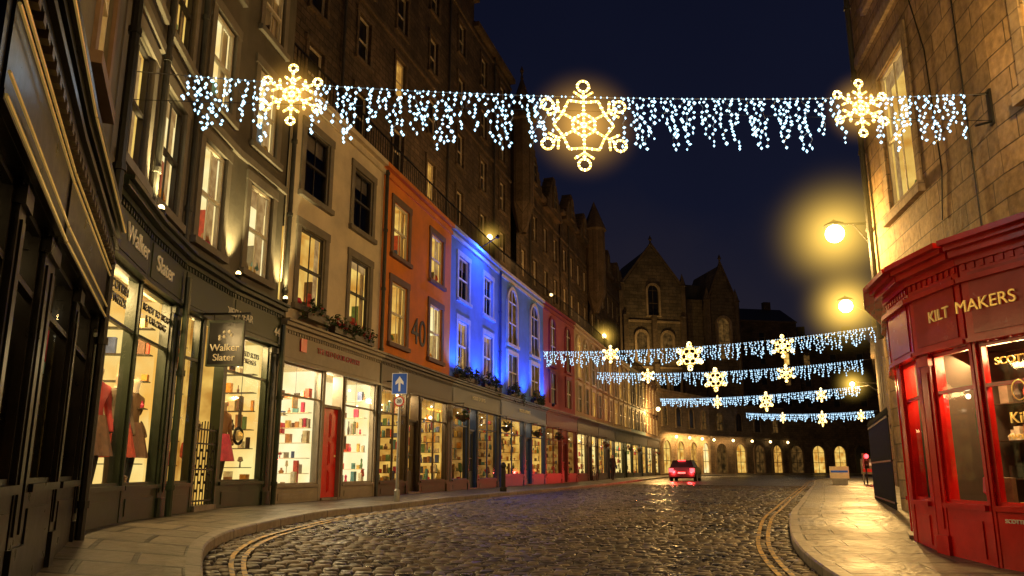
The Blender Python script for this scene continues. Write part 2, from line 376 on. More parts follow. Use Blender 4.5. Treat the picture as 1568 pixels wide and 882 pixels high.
def kerb(A,Bk):
    mb=MB(); al=arcl(A)
    for i in range(len(A)-1):
        a,b_,c,d=A[i],A[i+1],Bk[i+1],Bk[i]; u0,u1=al[i],al[i+1]
        za=gz(*a);zb=gz(*b_);zc=gz(*c)+KH+.006;zd=gz(*d)+KH+.006
        mid0=(a[0]+(d[0]-a[0])*.12,a[1]+(d[1]-a[1])*.12); mid1=(b_[0]+(c[0]-b_[0])*.12,b_[1]+(c[1]-b_[1])*.12)
        mb.poly([(*a,za-.1),(*b_,zb-.1),(*b_,zb+KH-.015),(*a,za+KH-.015)],'kerbstone',[(u0,.05),(u1,.05),(u1,.2),(u0,.2)])
        mb.poly([(*a,za+KH-.015),(*b_,zb+KH-.015),(*mid1,zb+KH+.006),(*mid0,za+KH+.006)],'kerbstone',[(u0,.2),(u1,.2),(u1,.23),(u0,.23)])
        mb.poly([(*mid0,za+KH+.006),(*mid1,zb+KH+.006),(*c,zc),(*d,zd)],'kerbstone',[(u0,.23),(u1,.23),(u1,.4),(u0,.4)])
        mb.poly([(*d,zd),(*c,zc),(*c,zc-.1),(*d,zd-.1)],'kerbstone',[(u0,.4),(u1,.4),(u1,.42),(u0,.42)])
    mb.make('kerb')
kerb(lk,lkb); kerb(rk,rkb)
for A,Bp in ((lk,rk),(rk,lk)):
    mb=MB()
    for d0 in (.30,.44):
        a=inset(A,Bp,d0); c=inset(A,Bp,d0+.06)
        for i in range(len(a)-1):
            if not(2<a[i][1]<62): continue
            mb.poly([(*a[i],gz(*a[i])+.012),(*a[i+1],gz(*a[i+1])+.012),(*c[i+1],gz(*c[i+1])+.012),(*c[i],gz(*c[i])+.012)],'yellow_line_paint')
    mb.make('yellow_road_line')
mb=MB(); V=mb.v;Fc=mb.f
def lerp(a,b_,t): return (a[0]+(b_[0]-a[0])*t,a[1]+(b_[1]-a[1])*t)
start=[i for i,p in enumerate(lk) if p[1]>2.6][0]
for i in range(start,cut):
    la,lb,ra,rb=lk[i],lk[i+1],rk[i],rk[i+1]
    ln=(math.dist(la,lb)+math.dist(ra,rb))/2
    n=max(1,round(ln/.125))
    for j in range(n):
        t0,t1=j/n,(j+1)/n
        a0,a1=lerp(la,lb,t0),lerp(la,lb,t1); b0,b1=lerp(ra,rb,t0),lerp(ra,rb,t1)
        W=math.dist(a0,b0); x=-U(0,.15)
        while x<W-.03:
            w=U(.15,.25); u0=max(0,x)/W; u1=min(W,x+w)/W; x+=w
            if u1-u0<.004: continue
            g=.008/W; gt=.07
            q=[lerp(lerp(a0,b0,u0+g),lerp(a1,b1,u0+g),gt),lerp(lerp(a0,b0,u1-g),lerp(a1,b1,u1-g),gt),lerp(lerp(a0,b0,u1-g),lerp(a1,b1,u1-g),1-gt),lerp(lerp(a0,b0,u0+g),lerp(a1,b1,u0+g),1-gt)]
            cx=sum(p[0] for p in q)/4; cy=sum(p[1] for p in q)/4; z=gz(cx,cy); h=U(-.007,.005)
            zt=[z+h+U(-.006,.004) for _ in range(4)]
            k=len(V)
            for p in q: V.append((p[0]+U(-.004,.004),p[1]+U(-.004,.004),z-.028))
            for p,zz in zip(q,zt): V.append((p[0]+(cx-p[0])*.03,p[1]+(cy-p[1])*.05,zz-.014))
            for p,zz in zip(q,zt): V.append((p[0]+(cx-p[0])*.22,p[1]+(cy-p[1])*.3,zz))
            for a in range(4):
                c=(a+1)%4; Fc.append((k+a,k+c,k+4+c,k+4+a)); Fc.append((k+4+a,k+4+c,k+8+c,k+8+a))
            Fc.append((k+8,k+9,k+10,k+11))
me=bpy.data.meshes.new('cobbled_road'); me.from_pydata(V,[],Fc); me.materials.append(M['granite_setts']); me.polygons.foreach_set('use_smooth',[True]*len(Fc)); me.update()
o=bpy.data.objects.new('cobbled_road',me); scene.collection.objects.link(o)

# ------------------------------------------------------------ building parts
PM={'gold':'win_gold','amber':'win_amber','bright':'win_bright','dim':'win_dim','dark':'dark_void'}
def win(b,f,s0,s1,z0,z1,kind='gold',frame='white_frame',sur=None,simple=False,rev=.14):
    g=b['window_frames']; pm=PM[kind]; g2=b['window_rooms']
    if simple:
        g2.poly([f.P(s0-.05,z0-.05,-rev),f.P(s1+.05,z0-.05,-rev),f.P(s1+.05,z1+.05,-rev),f.P(s0-.05,z1+.05,-rev)],pm)
        w=.06
        box(g,f,s0,s1,(z0+z1)/2-.03,(z0+z1)/2+.03,-rev+.03,-rev+.08,frame); box(g,f,s0,s0+w,z0,z1,-rev+.02,-rev+.10,frame); box(g,f,s1-w,s1,z0,z1,-rev+.02,-rev+.10,frame)
        box(g,f,s0+w,s1-w,z1-w,z1,-rev+.02,-rev+.09,frame)
    else:
        d=.5; m=.03
        g2.poly([f.P(s0-m,z0-m,-d),f.P(s1+m,z0-m,-d),f.P(s1+m,z1+m,-d),f.P(s0-m,z1+m,-d)],pm)
        g2.poly([f.P(s1+m,z0-m,-d),f.P(s1+m,z0-m,-rev),f.P(s1+m,z1+m,-rev),f.P(s1+m,z1+m,-d)],pm); g2.poly([f.P(s0-m,z0-m,-d),f.P(s0-m,z0-m,-rev),f.P(s0-m,z1+m,-rev),f.P(s0-m,z1+m,-d)],pm)
        g2.poly([f.P(s0-m,z1+m,-d),f.P(s0-m,z1+m,-rev),f.P(s1+m,z1+m,-rev),f.P(s1+m,z1+m,-d)],pm); g2.poly([f.P(s0-m,z0-m,-d),f.P(s0-m,z0-m,-rev),f.P(s1+m,z0-m,-rev),f.P(s1+m,z0-m,-d)],'interior_floor')
        if kind!='dark':
            cm='curtain_lit' if R_()<.7 else 'interior_white'
            for a,c in ((s0-.0,s0+U(.08,.18)),(s1-U(.12,.28),s1+.0)):
                nn=6
                for i in range(nn):
                    u0=a+(c-a)*i/nn;u1=a+(c-a)*(i+1)/nn; oo=-.17-(i%2)*.035; o1=-.17-((i+1)%2)*.035
                    g2.poly([f.P(u0,z0-.02,oo),f.P(u1,z0-.02,o1),f.P(u1,z1+.02,o1),f.P(u0,z1+.02,oo)],cm)
            if R_()<.45: box(g2,f,s0,s1,z1-U(.2,.5),z1,-.16,-.15,'curtain_lit')
            for _ in range(3):
                if R_()<.8:
                    sx=U(s0+.3,s1-.1); p=f.P(sx,z0,-.2-R_()*.08); h=U(.2,.55); lathe(g2,p[0],p[1],[(.0,z0),(.06,z0),(.09,z0+h*.3),(.03,z0+h*.5),(.10,z0+h*.6),(.06,z0+h)],random.choice(GOODS),8)
            box(g2,f,s1-.12,s1-.02,z0,z0+U(.3,1.0),-.45,-.25,random.choice(GOODS))
        else:
            box(g2,f,s0,s1,z1-.4,z1,-.2,-.19,'trim_grey')
        w=.06; o0,o1=-.11,-.045; zm=(z0+z1)/2
        for q in ((s0,s0+w,z0,z1),(s1-w,s1,z0,z1)): box(g,f,*q,o0,o1,frame)
        box(g,f,s0+w,s1-w,z0,z0+.08,o0+.003,o1-.003,frame); box(g,f,s0+w,s1-w,z1-w,z1,o0+.003,o1-.003,frame)
        box(g,f,s0+w,s1-w,zm-.03,zm+.03,o0+.003,o1+.01,frame)
        sm=(s0+s1)/2
        if s1-s0>.8: box(g,f,sm-.012,sm+.012,z0+.08,zm-.03,o0+.02,o1-.02,frame); box(g,f,sm-.012,sm+.012,zm+.03,z1-w,o0+.02,o1-.02,frame)
        b['window_glass'].poly([f.P(s0+w,z0+.08,-.078),f.P(s1-w,z0+.08,-.078),f.P(s1-w,z1-w,-.078),f.P(s0+w,z1-w,-.078)],'window_glass')
    if sur:
        t=b['window_surrounds']; w=.17
        box(t,f,s0-w,s0,z0,z1,-.01,.04,sur); box(t,f,s1,s1+w,z0,z1,-.01,.04,sur)
        box(t,f,s0-w-.02,s1+w+.02,z1,z1+.2,-.01,.048,sur); box(t,f,s0-w-.04,s1+w+.04,z0-.13,z0,-.012,.11,sur)
def cornice(b,f,s0,s1,z,mat,dent=True,pr=.25,k=0,part='cornice'):
    g=b[part]; z+=k*.0023; e=.02
    box(g,f,s0-e,s1+e,z-.16,z-.08,-.02,pr*.5,mat); box(g,f,s0-e,s1+e,z-.08,z-.002,-.02,pr*.8,mat); box(g,f,s0-e,s1+e,z-.001,z+.055,-.02,pr,mat)
    if dent:
        n=int((s1-s0)/.11)
        for i in range(n):
            a=s0+(i+.3)*(s1-s0)/n; box(g,f,a,a+.05,z-.235,z-.161,-.01,pr*.42,mat)
def pot(d,f,s,o,zz,rr,h,n=7):
    p=f.P(s,0,o); k=random.randrange(4); mt=random.choice(GOODS)
    pr=[[(rr*.8,zz),(rr,zz+h*.4),(rr*.35,zz+h*.7),(rr*.4,zz+h)],[(rr*.5,zz),(rr*.9,zz+h*.35),(rr*.5,zz+h*.6),(rr*.7,zz+h*.85),(0,zz+h)],[(rr,zz),(rr,zz+h*.8),(0,zz+h*.82)],[(rr*.3,zz),(rr*.2,zz+h*.5),(rr,zz+h*.6),(rr*.6,zz+h),(0,zz+h*1.02)]][k]
    lathe(d,p[0],p[1],pr,mt,n)
def shop(b,f,s0,s1,zb,riser,zh,zt,mat,bays,lit='lit_wall',frame=None,k=0,energy=28,fascia=None,dent=True,goods=1.0,depth=1.1,lcol=(1,.66,.26),pend=False,side=None,ceil='interior_white',sides=(1,1),pr=.32):
    g=b['shopfront']; frame=frame or mat; e=k*.0023; side=side or lit
    edges=[s0]+[v for q in bays for v in q[:2]]+[s1]
    for i in range(0,len(edges),2):
        a,c=edges[i],edges[i+1]
        if c-a>.02:
            box(g,f,a,c,zb-.6,zh,-.12,.07,mat); 
            if c-a>.14:
                box(g,f,a-.02,c+.02,zb-.6,zb+.28,-.1,.10,mat); box(g,f,a-.02,c+.02,zh-.14,zh-.02,-.1,.10,mat)
                box(g,f,a+(c-a)*.25,c-(c-a)*.25,zb+.36,zh-.22,.0,.085,mat)
    box(g,f,s0,s1,zh+.001,zt-.16+e,-.15,.11+e,mat)
    box(g,f,s0+.1,s1-.1,zh+.1,zt-.26,.09,.125+e,fascia or mat); box(g,f,s0,s1,zh-.0+.003,zh+.055,-.1,.15+e,mat)
    cornice(b,f,s0,s1,zt,mat,dent,pr,k)
    r=b['shop_interior']; m=.0
    Q=lambda a,z,o:f.P(a,z,o)
    zf=riser-.05; zc=zh+.04
    r.poly([Q(s0-m,zf-.5,-depth),Q(s1+m,zf-.5,-depth),Q(s1+m,zc,-depth),Q(s0-m,zc,-depth)],lit)
    r.poly([Q(s0-m,zc+e,-.13),Q(s1+m,zc+e,-.13),Q(s1+m,zc+e,-depth),Q(s0-m,zc+e,-depth)],ceil)
    if sides[0]: r.poly([Q(s0+.02,zf-.5,-.13),Q(s0+.02,zf-.5,-depth),Q(s0+.02,zc,-depth),Q(s0+.02,zc,-.13)],side)
    if sides[1]: r.poly([Q(s1-.02,zf-.5,-.13),Q(s1-.02,zf-.5,-depth),Q(s1-.02,zc,-depth),Q(s1-.02,zc,-.13)],side)
    r.poly([Q(s0,zf-.5+e,-.1),Q(s1,zf-.5+e,-.1),Q(s1+m,zf-.5+e,-depth),Q(s0-m,zf-.5+e,-depth)],'interior_floor')
    d=b['window_display']
    shm='interior_white' if lit=='lit_wall_pale' else 'darkwood'
    for bi,bay in enumerate(bays):
        a,c,kind=bay[:3]; w=c-a
        if kind=='win':
            box(g,f,a,c,zb-.6,riser,-.1,.06,mat); box(g,f,a+.12,c-.12,zb+.08,riser-.12,.02,.075,mat)
            box(g,f,a-.005,c+.005,riser,riser+.06,-.1,.11,mat)
            box(d,f,a,c,zf-.04,zf,-.9,-.11,'interior_floor')
            q=.045; box(g,f,a,a+q,riser+.06,zh,-.03,.03,frame); box(g,f,c-q,c,riser+.06,zh,-.03,.03,frame); box(g,f,a+q,c-q,zh-q,zh,-.027,.027,frame); box(g,f,a+q,c-q,riser+.06,riser+.1,-.027,.027,frame)
            ztr=riser+(zh-riser)*.74; box(g,f,a+q,c-q,ztr-.022,ztr+.022,-.024,.032,frame)
            nm=bay[3] if len(bay)>3 else (1 if w>1.5 else 0)
            for i in range(nm):
                x=a+w*(i+1)/(nm+1); box(g,f,x-.02,x+.02,riser+.1,zh-q,-.022,.035,frame)
            b['shop_glass'].poly([Q(a+q,riser+.1,.005),Q(c-q,riser+.1,.005),Q(c-q,zh-q,.005),Q(a+q,zh-q,.005)],'shop_glass')
            if goods>0:
                for zz in (riser+.35,riser+.8,riser+1.25,riser+1.7):
                    if zz>zh-.4: break
                    if R_()<.15: continue
                    oo_=-depth+.15
                    box(d,f,a+.03,c-.03,zz-.015,zz,oo_-.12,oo_+.12,shm)
                    x=a+.06
                    while x<c-.1:
                        ww=U(.05,.16)
                        if R_()<goods*.85:
                            if R_()<.5: box(d,f,x,x+ww,zz,zz+U(.08,.3),oo_-.06,oo_+.06,random.choice(GOODS))
                            else: pot(d,f,x+ww/2,oo_,zz,ww*.45,U(.12,.32))
                        x+=ww+U(.01,.07)
                if sides[1] or bi<len(bays)-1:
                    sp0=c-.05
                    r.poly([Q(sp0,zf,-.14),Q(sp0,zf,-depth+.02),Q(sp0,zc-.03,-depth+.02),Q(sp0,zc-.03,-.14)],side)
                    zz=zf+.0; st=U(.34,.48)
                    while zz<zh-.35:
                        if zz>zf+.01: box(d,f,sp0-.2,sp0-.01,zz-.015,zz,-depth+.1,-.16,shm)
                        oo=-.18
                        while oo>-depth+.2:
                            ww=U(.05,.15)
                            if R_()<goods:
                                hh=U(.1,st*.85)
                                if R_()<.55: box(d,f,sp0-U(.08,.18),sp0-.03,zz,zz+hh,oo-ww,oo,random.choice(GOODS))
                                else: pot(d,f,sp0-.1,oo-ww/2,zz,ww*.45,hh)
                            oo-=ww+U(.01,.05)
                        zz+=st
                x=a+.08
                while x<c-.12:
                    ww=U(.07,.22)
                    if R_()<goods*.85:
                        hh=U(.12,.8)*U(.5,1); oo=-U(.14,.34)
                        if R_()<.3: box(d,f,x,x+ww*.7,zf,zf+hh,oo-.1,oo,random.choice(GOODS))
                        else: pot(d,f,x+ww/2,oo,zf,ww*.5,hh,8)
                    x+=ww+U(.0,.10)
                for _ in range(int(w*2.5*goods+.5)):
                    xx=U(a+.15,c-.3); zz=U(riser+.8,zh-.55); oo=-U(.12,.4); ww=U(.12,.26); hh=U(.16,.38)
                    box(d,f,xx,xx+ww,zz,zz+hh,oo-.015,oo,random.choice(GOODS)); box(d,f,xx+.025,xx+ww-.025,zz+.025,zz+hh-.025,oo,oo+.005,random.choice(['interior_white']+GOODS)); tube(d,f.P(xx+ww/2,zz+hh,oo-.01),f.P(xx+ww/2,zc,oo-.01),.004,'black_iron',3)
                for _ in range(int(w*2*goods+.5)):
                    p=f.P(U(a+.1,c-.1),zh-U(.12,.6),-U(.15,.6)); ball(d,p,U(.02,.035),'pendant_glow',6,5)
        elif kind=='door':
            dm=bay[3]; 
            box(g,f,a,a+.07,zb-.5,zh,-.25,.04,frame); box(g,f,c-.07,c,zb-.5,zh,-.25,.04,frame)
            zd=min(zh-.45,zb+2.25)
            box(g,f,a+.07,c-.07,zd,zd+.07,-.14,.0,frame); b['shop_glass'].poly([Q(a+.07,zd+.07,-.08),Q(c-.07,zd+.07,-.08),Q(c-.07,zh,-.08),Q(a+.07,zh,-.08)],'shop_glass')
            dd=b['door']; a2,c2=a+.07,c-.07; zb2=zb+.08
            box(g,f,a,c,zb-.6,zb+.08,-.4,.12,'kerbstone')
            if len(bay)>4 and bay[4]=='solid':
                box(dd,f,a2,c2,zb2,zd,-.12,-.07,dm); mid=(a2+c2)/2
                for (u0,u1) in ((a2+.07,mid-.04),(mid+.04,c2-.07)):
                    for (v0,v1) in ((zb2+.12,zb2+.65),(zb2+.78,zb2+1.35),(zb2+1.45,zd-.12)):
                        box(dd,f,u0,u1,v0,v1,-.08,-.055,dm); box(dd,f,u0+.04,u1-.04,v0+.04,v1-.04,-.06,-.04,dm)
                p=f.P(mid+.3,zb2+1,-.04); ball(dd,p,.03,'gold',8,5)
            else:
                w2=.1
                box(dd,f,a2,a2+w2,zb2,zd,-.12,-.07,dm); box(dd,f,c2-w2,c2,zb2,zd,-.12,-.07,dm); box(dd,f,a2+w2,c2-w2,zd-w2,zd,-.118,-.072,dm); box(dd,f,a2+w2,c2-w2,zb2,zb2+.65,-.118,-.072,dm); box(dd,f,a2+w2,c2-w2,zb2+1.1,zb2+1.15,-.118,-.072,dm)
                b['shop_glass'].poly([Q(a2+w2,zb2+.65,-.095),Q(c2-w2,zb2+.65,-.095),Q(c2-w2,zd-w2,-.095),Q(a2+w2,zd-w2,-.095)],'shop_glass')
        elif kind=='gate':
            box(g,f,a,c,zb-.6,zb+.1,-1.05,.12,'kerbstone')
            gg=b['iron_gate']; n=int(w/.11)
            for i in range(n+1):
                x=a+.03+(w-.06)*i/n; tube(gg,f.P(x,zb+.1,.02),f.P(x,zb+1.45+.12*math.sin(math.pi*i/n),.02),.011,'black_iron',5)
            for zz in (.16,.7,1.15,1.4): box(gg,f,a,c,zb+zz,zb+zz+.03,.005,.035,'black_iron')
            for zz in range(6):
                for i in range(n):
                    if (i+zz)%2: 
                        x=a+.03+(w-.06)*(i+.5)/n; ball(gg,f.P(x,zb+.35+zz*.14,.02),.03,'black_iron',6,4)
            for _ in range(14):
                pot(d,f,U(a+.2,c-.05),-U(.2,.8),zb+.1+random.choice([0,.5,.9,1.3]),U(.05,.12),U(.3,.7))
    if energy>0:
        ce=f.P((s0+s1)/2,zh-.06,-.42); light('ceiling_light','AREA',ce,energy,lcol,(s1-s0)*.8,b.e,(f.n.x*.75,f.n.y*.75,-1),sy=.25)
    if pend:
        for i in range(4):
            x=s0+(s1-s0)*(i+.5)/4; p=f.P(x,zh-.35-U(0,.3),-.4); ball(b['pendant_lamps'],p,.06,'pendant_glow',8,6); tube(b['pendant_lamps'],p,(p[0],p[1],zc),.006,'black_iron',4)
def foliage(name,cs,n=200,sz=.06,fl=0,parent=None):
    mb=MB()
    for (cx,cy,cz,rx,rz) in cs:
        sub=[(U(-.7,.7)*rx,U(-.7,.7)*rx,U(-.5,.6)*rz,U(.25,.6)) for _ in range(7)]
        for _ in range(n):
            sx,sy,szz,sr=random.choice(sub)
            v=Vector((random.gauss(0,1),random.gauss(0,1),random.gauss(0,1))); v.normalize(); v*=sr*U(.5,1.1)
            p=Vector((cx+sx+v.x*rx*.8,cy+sy+v.y*rx*.8,cz+szz+v.z*rz*.8))
            a=Vector((random.gauss(0,1),random.gauss(0,1),random.gauss(0,.6))).normalized()*sz*U(.6,1.3); c=a.cross(Vector((R_(),R_(),R_()))).normalized()*sz*.45
            mb.poly([p-a,p+c,p+a,p-c],'flower_red' if R_()<fl else random.choice(['leaf_a','leaf_b']))
    return mb.make(name,parent)
def planter(b,f,s,z,w,n=160,fl=.05,h=.3):
    g=b['window_box']; box(g,f,s-w/2,s+w/2,z,z+.16,.12,.3,'darkwood')
    cs=[]
    k=max(1,int(w/.3))
    for i in range(k):
        p=f.P(s-w/2+w*(i+.5)/k,0,.22); cs.append((p[0],p[1],z+.22,.24,U(h*.5,h)))
    foliage('plants',cs,n//k+30,.055,fl,b.e)
def basket(b,f,s,z,fl=.1):
    g=b['basket_bracket']; tube(g,f.P(s,z+.5,.0),f.P(s,z+.5,.5),.015,'black_iron'); 
    for a in (-.12,.12): tube(g,f.P(s+a,z,.45),f.P(s,z+.5,.45),.006,'black_iron',4)
    p=f.P(s,0,.45); lathe(g,p[0],p[1],[(0,z-.2),(.16,z-.1),(.22,z+.05)],'darkwood',8)
    foliage('hanging_plants',[(p[0],p[1],z+.05,.3,.26)],220,.06,fl,b.e)
def pipe(b,f,s,z0,z1,o=.12,r=.055,mat='metal_pipe'):
    g=b['downpipe']; tube(g,f.P(s,z0,o),f.P(s,z1,o),r,mat,8)
    z=z0+.6
    while z<z1: tube(g,f.P(s,z-.04,o),f.P(s,z+.04,o),r*1.35,mat,8); z+=1.8
ZT=10.35
WF1=(5.05,6.95);WF2=(7.8,9.5)

# ---- grey building + green tailor shops
gp=[(-4.95,8.25),(-5.32,9.9),(-5.55,11.5),(-5.5,13.5),(-5.2,15.5)]
b=B('grey_tenement_house')
kinds=[('gold','gold','amber'),('bright','gold','amber'),('bright','bright','gold'),('bright','bright','dim')]
for i in range(4):
    f=F(gp[i],gp[i+1]); zt=4.78; c=f.L/2; ops=[(c-.48,c+.48,5.25,7.15),(c-.46,c+.46,8.0,9.8),(c-.44,c+.44,10.7,12.2)]
    wall(b['walls'],f,0,f.L,zt-.02,13.2,ops,'grey_render')
    for q,kd in zip(ops,kinds[i]): win(b,f,*q,kind=kd,frame='dark_frame' if i<2 else 'white_frame',sur='trim_grey')
    box(b['string_course'],f,-.02,f.L+.02,7.45+i*.002,7.6+i*.002,-.01,.07,'trim_grey')
    cornice(b,f,0,f.L,13.2,'trim_grey',False,.4,i)
    bays=[[(.1,f.L-.03,'win',0)],[(.03,f.L-.2,'win',0)],[(.15,.98,'win',0),(1.08,f.L-.06,'gate')],[(.08,f.L-.28,'win',0)]][i]
    shop(b,f,0,f.L,.57,1.0,3.9,zt,'green_paint',bays,k=i,energy=100,fascia='green_paint_light',goods=[.2,.3,.95,.5][i],lit=['lit_wall','lit_wall','lit_wall_amber','lit_wall'][i],pend=(i==2),depth=1.2,sides=[(1,0),(0,1),(1,1),(1,1)][i])
    if i in (2,3): pipe(b,f,.02 if i==2 else f.L-.02,.4,4.4,.2,.055,'green_paint')
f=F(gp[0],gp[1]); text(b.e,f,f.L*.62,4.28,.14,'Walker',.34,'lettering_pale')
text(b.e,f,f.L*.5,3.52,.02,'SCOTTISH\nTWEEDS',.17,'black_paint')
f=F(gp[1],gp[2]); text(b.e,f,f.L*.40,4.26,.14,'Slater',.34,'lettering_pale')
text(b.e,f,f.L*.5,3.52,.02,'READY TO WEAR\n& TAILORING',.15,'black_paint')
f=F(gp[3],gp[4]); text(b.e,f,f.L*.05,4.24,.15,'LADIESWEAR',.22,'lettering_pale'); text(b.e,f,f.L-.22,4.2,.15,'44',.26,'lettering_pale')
text(b.e,f,f.L*.45,3.5,.02,'TWEED SUITS\n& DRESSES',.14,'black_paint')
g=b['window_ornament']
for i in range(16):
    a,c=2*math.pi*i/16,2*math.pi*(i+1)/16; tube(g,f.P(1.05+.16*math.cos(a),1.95+.16*math.sin(a),-.15),f.P(1.05+.16*math.cos(c),1.95+.16*math.sin(c),-.15),.03,'black_paint',6)
box(g,f,1.02,1.08,2.1,2.75,-.17,-.13,'darkwood'); ball(g,f.P(1.05,1.95,-.15),.1,'gold',10,6); tube(g,f.P(1.05,2.75,-.15),f.P(1.05,3.9,-.15),.006,'black_iron',4)
for i,(gi,s) in enumerate(((0,1.62),(2,1.9),(3,1.95))):
    ff=F(gp[gi],gp[gi+1]); p=ff.P(s,5.0,.22); g=b['uplighter']; ball(g,(p[0],p[1],4.93),.07,'black_iron',8,6); ball(g,(p[0],p[1],5.0),.05,'lamp_small',8,6)
    light('uplight','SPOT',ff.P(s,5.08,.24),560,(1,.76,.30),.05,b.e,(-ff.n.x*.14,-ff.n.y*.14,1),1.1,.8)
for i in (1,2): pipe(b,F(gp[i],gp[i+1]),.0,5.0,13,.09,.05)
b.done()

# ---- black shop in the near left
b=B('black_shopfront_house')
qp=[(-2.5,3.0),(-3.55,5.2),(-4.82,8.05)]
for i in range(2):
    f=F(qp[i],qp[i+1]); zt=3.82
    shop(b,f,0,f.L,.45,1.1,2.95,zt,'black_paint',[(.2,f.L/2-.1,'win',0),(f.L/2+.1,f.L-.25,'win',0)],lit='lit_wall_dim',k=i,energy=6,goods=.5,side='interior_dark',ceil='interior_dark',pr=.2)
    cornice(b,f,0,f.L,zt+.22,'black_paint',True,.26,i,'upper_cornice')
    n=int(f.L/.17)
    for j in range(n):
        a=.04+j*f.L/n; box(b['brackets'],f,a,a+.08,3.60+i*.002,3.66+i*.002,.1,.19,'darkwood')
    c=f.L/2
    ops=[(c-.45,c+.45,5.1,7.1),(c-.45,c+.45,8.0,9.8)]
    wall(b['walls'],f,0,f.L,3.9,13.0,ops,'grey_render')
    for q in ops: win(b,f,*q,kind='amber',sur='trim_brown')
ff=F(qp[1],qp[2])
pipe(b,ff,ff.L-.1,.3,3.6,.14,.05,'black_iron')
pipe(b,ff,ff.L-.1,4.2,13,.12,.06,'black_iron')
for gi in (0,1):
    fg=F(qp[gi],qp[gi+1])
    for zz in (2.98,3.10,3.46,3.54,4.03): tube(b['highlight_strip'],fg.P(.02,zz,.155 if zz<4 else .25),fg.P(fg.L-.02,zz,.155 if zz<4 else .25),.010,'gold')  # added gold strips imitate highlights along the black cornice edges
b.done()

# ---- the low row
D=(-3.87,20.4);E=(-2.3,26.1);Fp=(-.6,31.7);G=(1.7,38.5);H=(3.9,44.5);I=(7.9,56.6);J=(15.6,77.5);KK=(24,88);LL=(36,96);MM=(52,100)
def roofbits(b,f,zt=ZT,capm='trim_grey',depth=4.2,k=0):
    box(b['parapet'],f,0,f.L,zt-.02+k*.002,zt+.12+k*.002,-.28,.14,capm); box(b['parapet'],f,0,f.L,zt-.28,zt-.14,-.01,.07,capm)
    box(b['roof_terrace'],f,0,f.L,zt-.5+k*.003,zt-.3+k*.003,-depth,-.05,'slate_roof')
    g=b['terrace_railing']; n=int(f.L/.16)
    for i in range(n+1):
        s=f.L*i/n; box(g,f,s-.01,s+.01,zt+.1,zt+1.1,-.16,-.14,'black_iron')
    box(g,f,0,f.L,zt+1.08,zt+1.12,-.17,-.13,'black_iron'); box(g,f,0,f.L,zt+.2,zt+.23,-.165,-.135,'black_iron')
def house(name,p0,p1,wm,sm,sur,bays,lit,wk,cols,frame='white_frame',k=0,energy=30,capm=None,f1=WF1,f2=WF2,ww=1.15,fascia=None,goods=.9,pend=False,head=3.65,sf=None,lcol=(1,.66,.26),side=None):
    b=B(name); f=F(p0,p1); ops=[]
    for c in cols:
        ops.append((c-ww/2,c+ww/2,*f1)); ops.append((c-ww/2,c+ww/2,*f2))
    wall(b['walls'],f,0,f.L,4.5,ZT,ops,wm)
    for q,kd in zip(ops,wk): win(b,f,*q,kind=kd,frame=frame,sur=sur)
    shop(b,f,0,f.L,.55,.9,head,4.52,sm,bays,lit=lit,k=k,energy=energy,fascia=fascia,goods=goods,pend=pend,frame=sf,lcol=lcol,side=side)
    roofbits(b,f,capm=capm or sur or wm,k=k)
    return b,f
b,f=house('white_house',(-5.18,15.55),D,'white_render','grey_paint','trim_grey',[(.2,1.98,'win',0),(2.08,3.08,'door','red_door_paint','solid'),(3.15,4.9,'win',0)],'lit_wall_pale',['gold','dark','gold','dark'],[1.25,3.75],frame='dark_frame',energy=230,capm='trim_cream',goods=.6,lcol=(1,.76,.40))
text(b.e,f,2.6,4.08,.14,'THE RED DOOR GALLERY',.19,'red_dark'); box(b['fascia_badge'],f,.75,1.0,3.95,4.25,.13,.16,'red_door_paint')
planter(b,f,1.25,4.72,1.0,200,.05,.45); planter(b,f,3.3,4.62,1.8,300,.15,.35); planter(b,f,2.3,4.62,.6,120,.1,.5)
pipe(b,f,.05,4.6,10.2,.1)
b.done()
b,f=house('orange_house',D,E,'orange_render','darkwood','trim_brown',[(.25,2.1,'win',1),(2.25,3.1,'door','darkwood'),(3.25,5.6,'win',1)],'lit_wall_amber',['gold','gold','bright','gold'],[1.35,4.45],energy=150,k=1,capm='orange_render',pend=True,goods=1.0)
text(b.e,f,2.95,5.7,.02,'40',1.25,'dark_frame'); text(b.e,f,4.5,3.3,.03,'MUSEUM CONTEXT',.16,'gold')
p=f.P(.45,3.7,.5); g=b['wall_lantern']; box(g,f,.44,.46,3.8,3.84,.1,.5,'black_iron'); lathe(g,p[0],p[1],[(.0,3.35),(.07,3.37),(.12,3.65),(.14,3.67),(.0,3.82)],'lamp_small',6)
pipe(b,f,.04,.5,10.2,.1)
b.done()
b,f=house('blue_house',E,Fp,'blue_render','slate_paint','trim_blue',[(.25,1.9,'win',0),(2.05,2.9,'door','slate_paint'),(3.1,5.5,'win',1)],'lit_wall_dim',['dim','dark','dim','dark'],[1.35,4.35],energy=30,k=2,capm='trim_blue',sf='blue_paint')
text(b.e,f,2.9,4.08,.14,'HOUSE OF GIFTS',.2,'lettering_pale')
planter(b,f,1.3,4.62,2.2,700,.03,.6); planter(b,f,4.3,4.62,2.2,700,.05,.6); basket(b,f,.3,3.2,.25); basket(b,f,5.6,3.1)
for s in (.3,2.85,5.6):
    light('blue_floodlight','SPOT',f.P(s,4.75,.7),650,(.02,.12,1),.08,b.e,(-f.n.x*.35,-f.n.y*.35,1),1.9,.8); ball(b['floodlight'],f.P(s,4.7,.6),.09,'black_iron',8,6)
light('blue_floodlight','SPOT',f.P(2.9,10.75,.9),900,(.02,.12,1),.08,b.e,(-f.n.x*.5,-f.n.y*.5,-1),2.6,.8); ball(b['floodlight'],f.P(2.9,10.85,.9),.09,'black_iron',8,6)
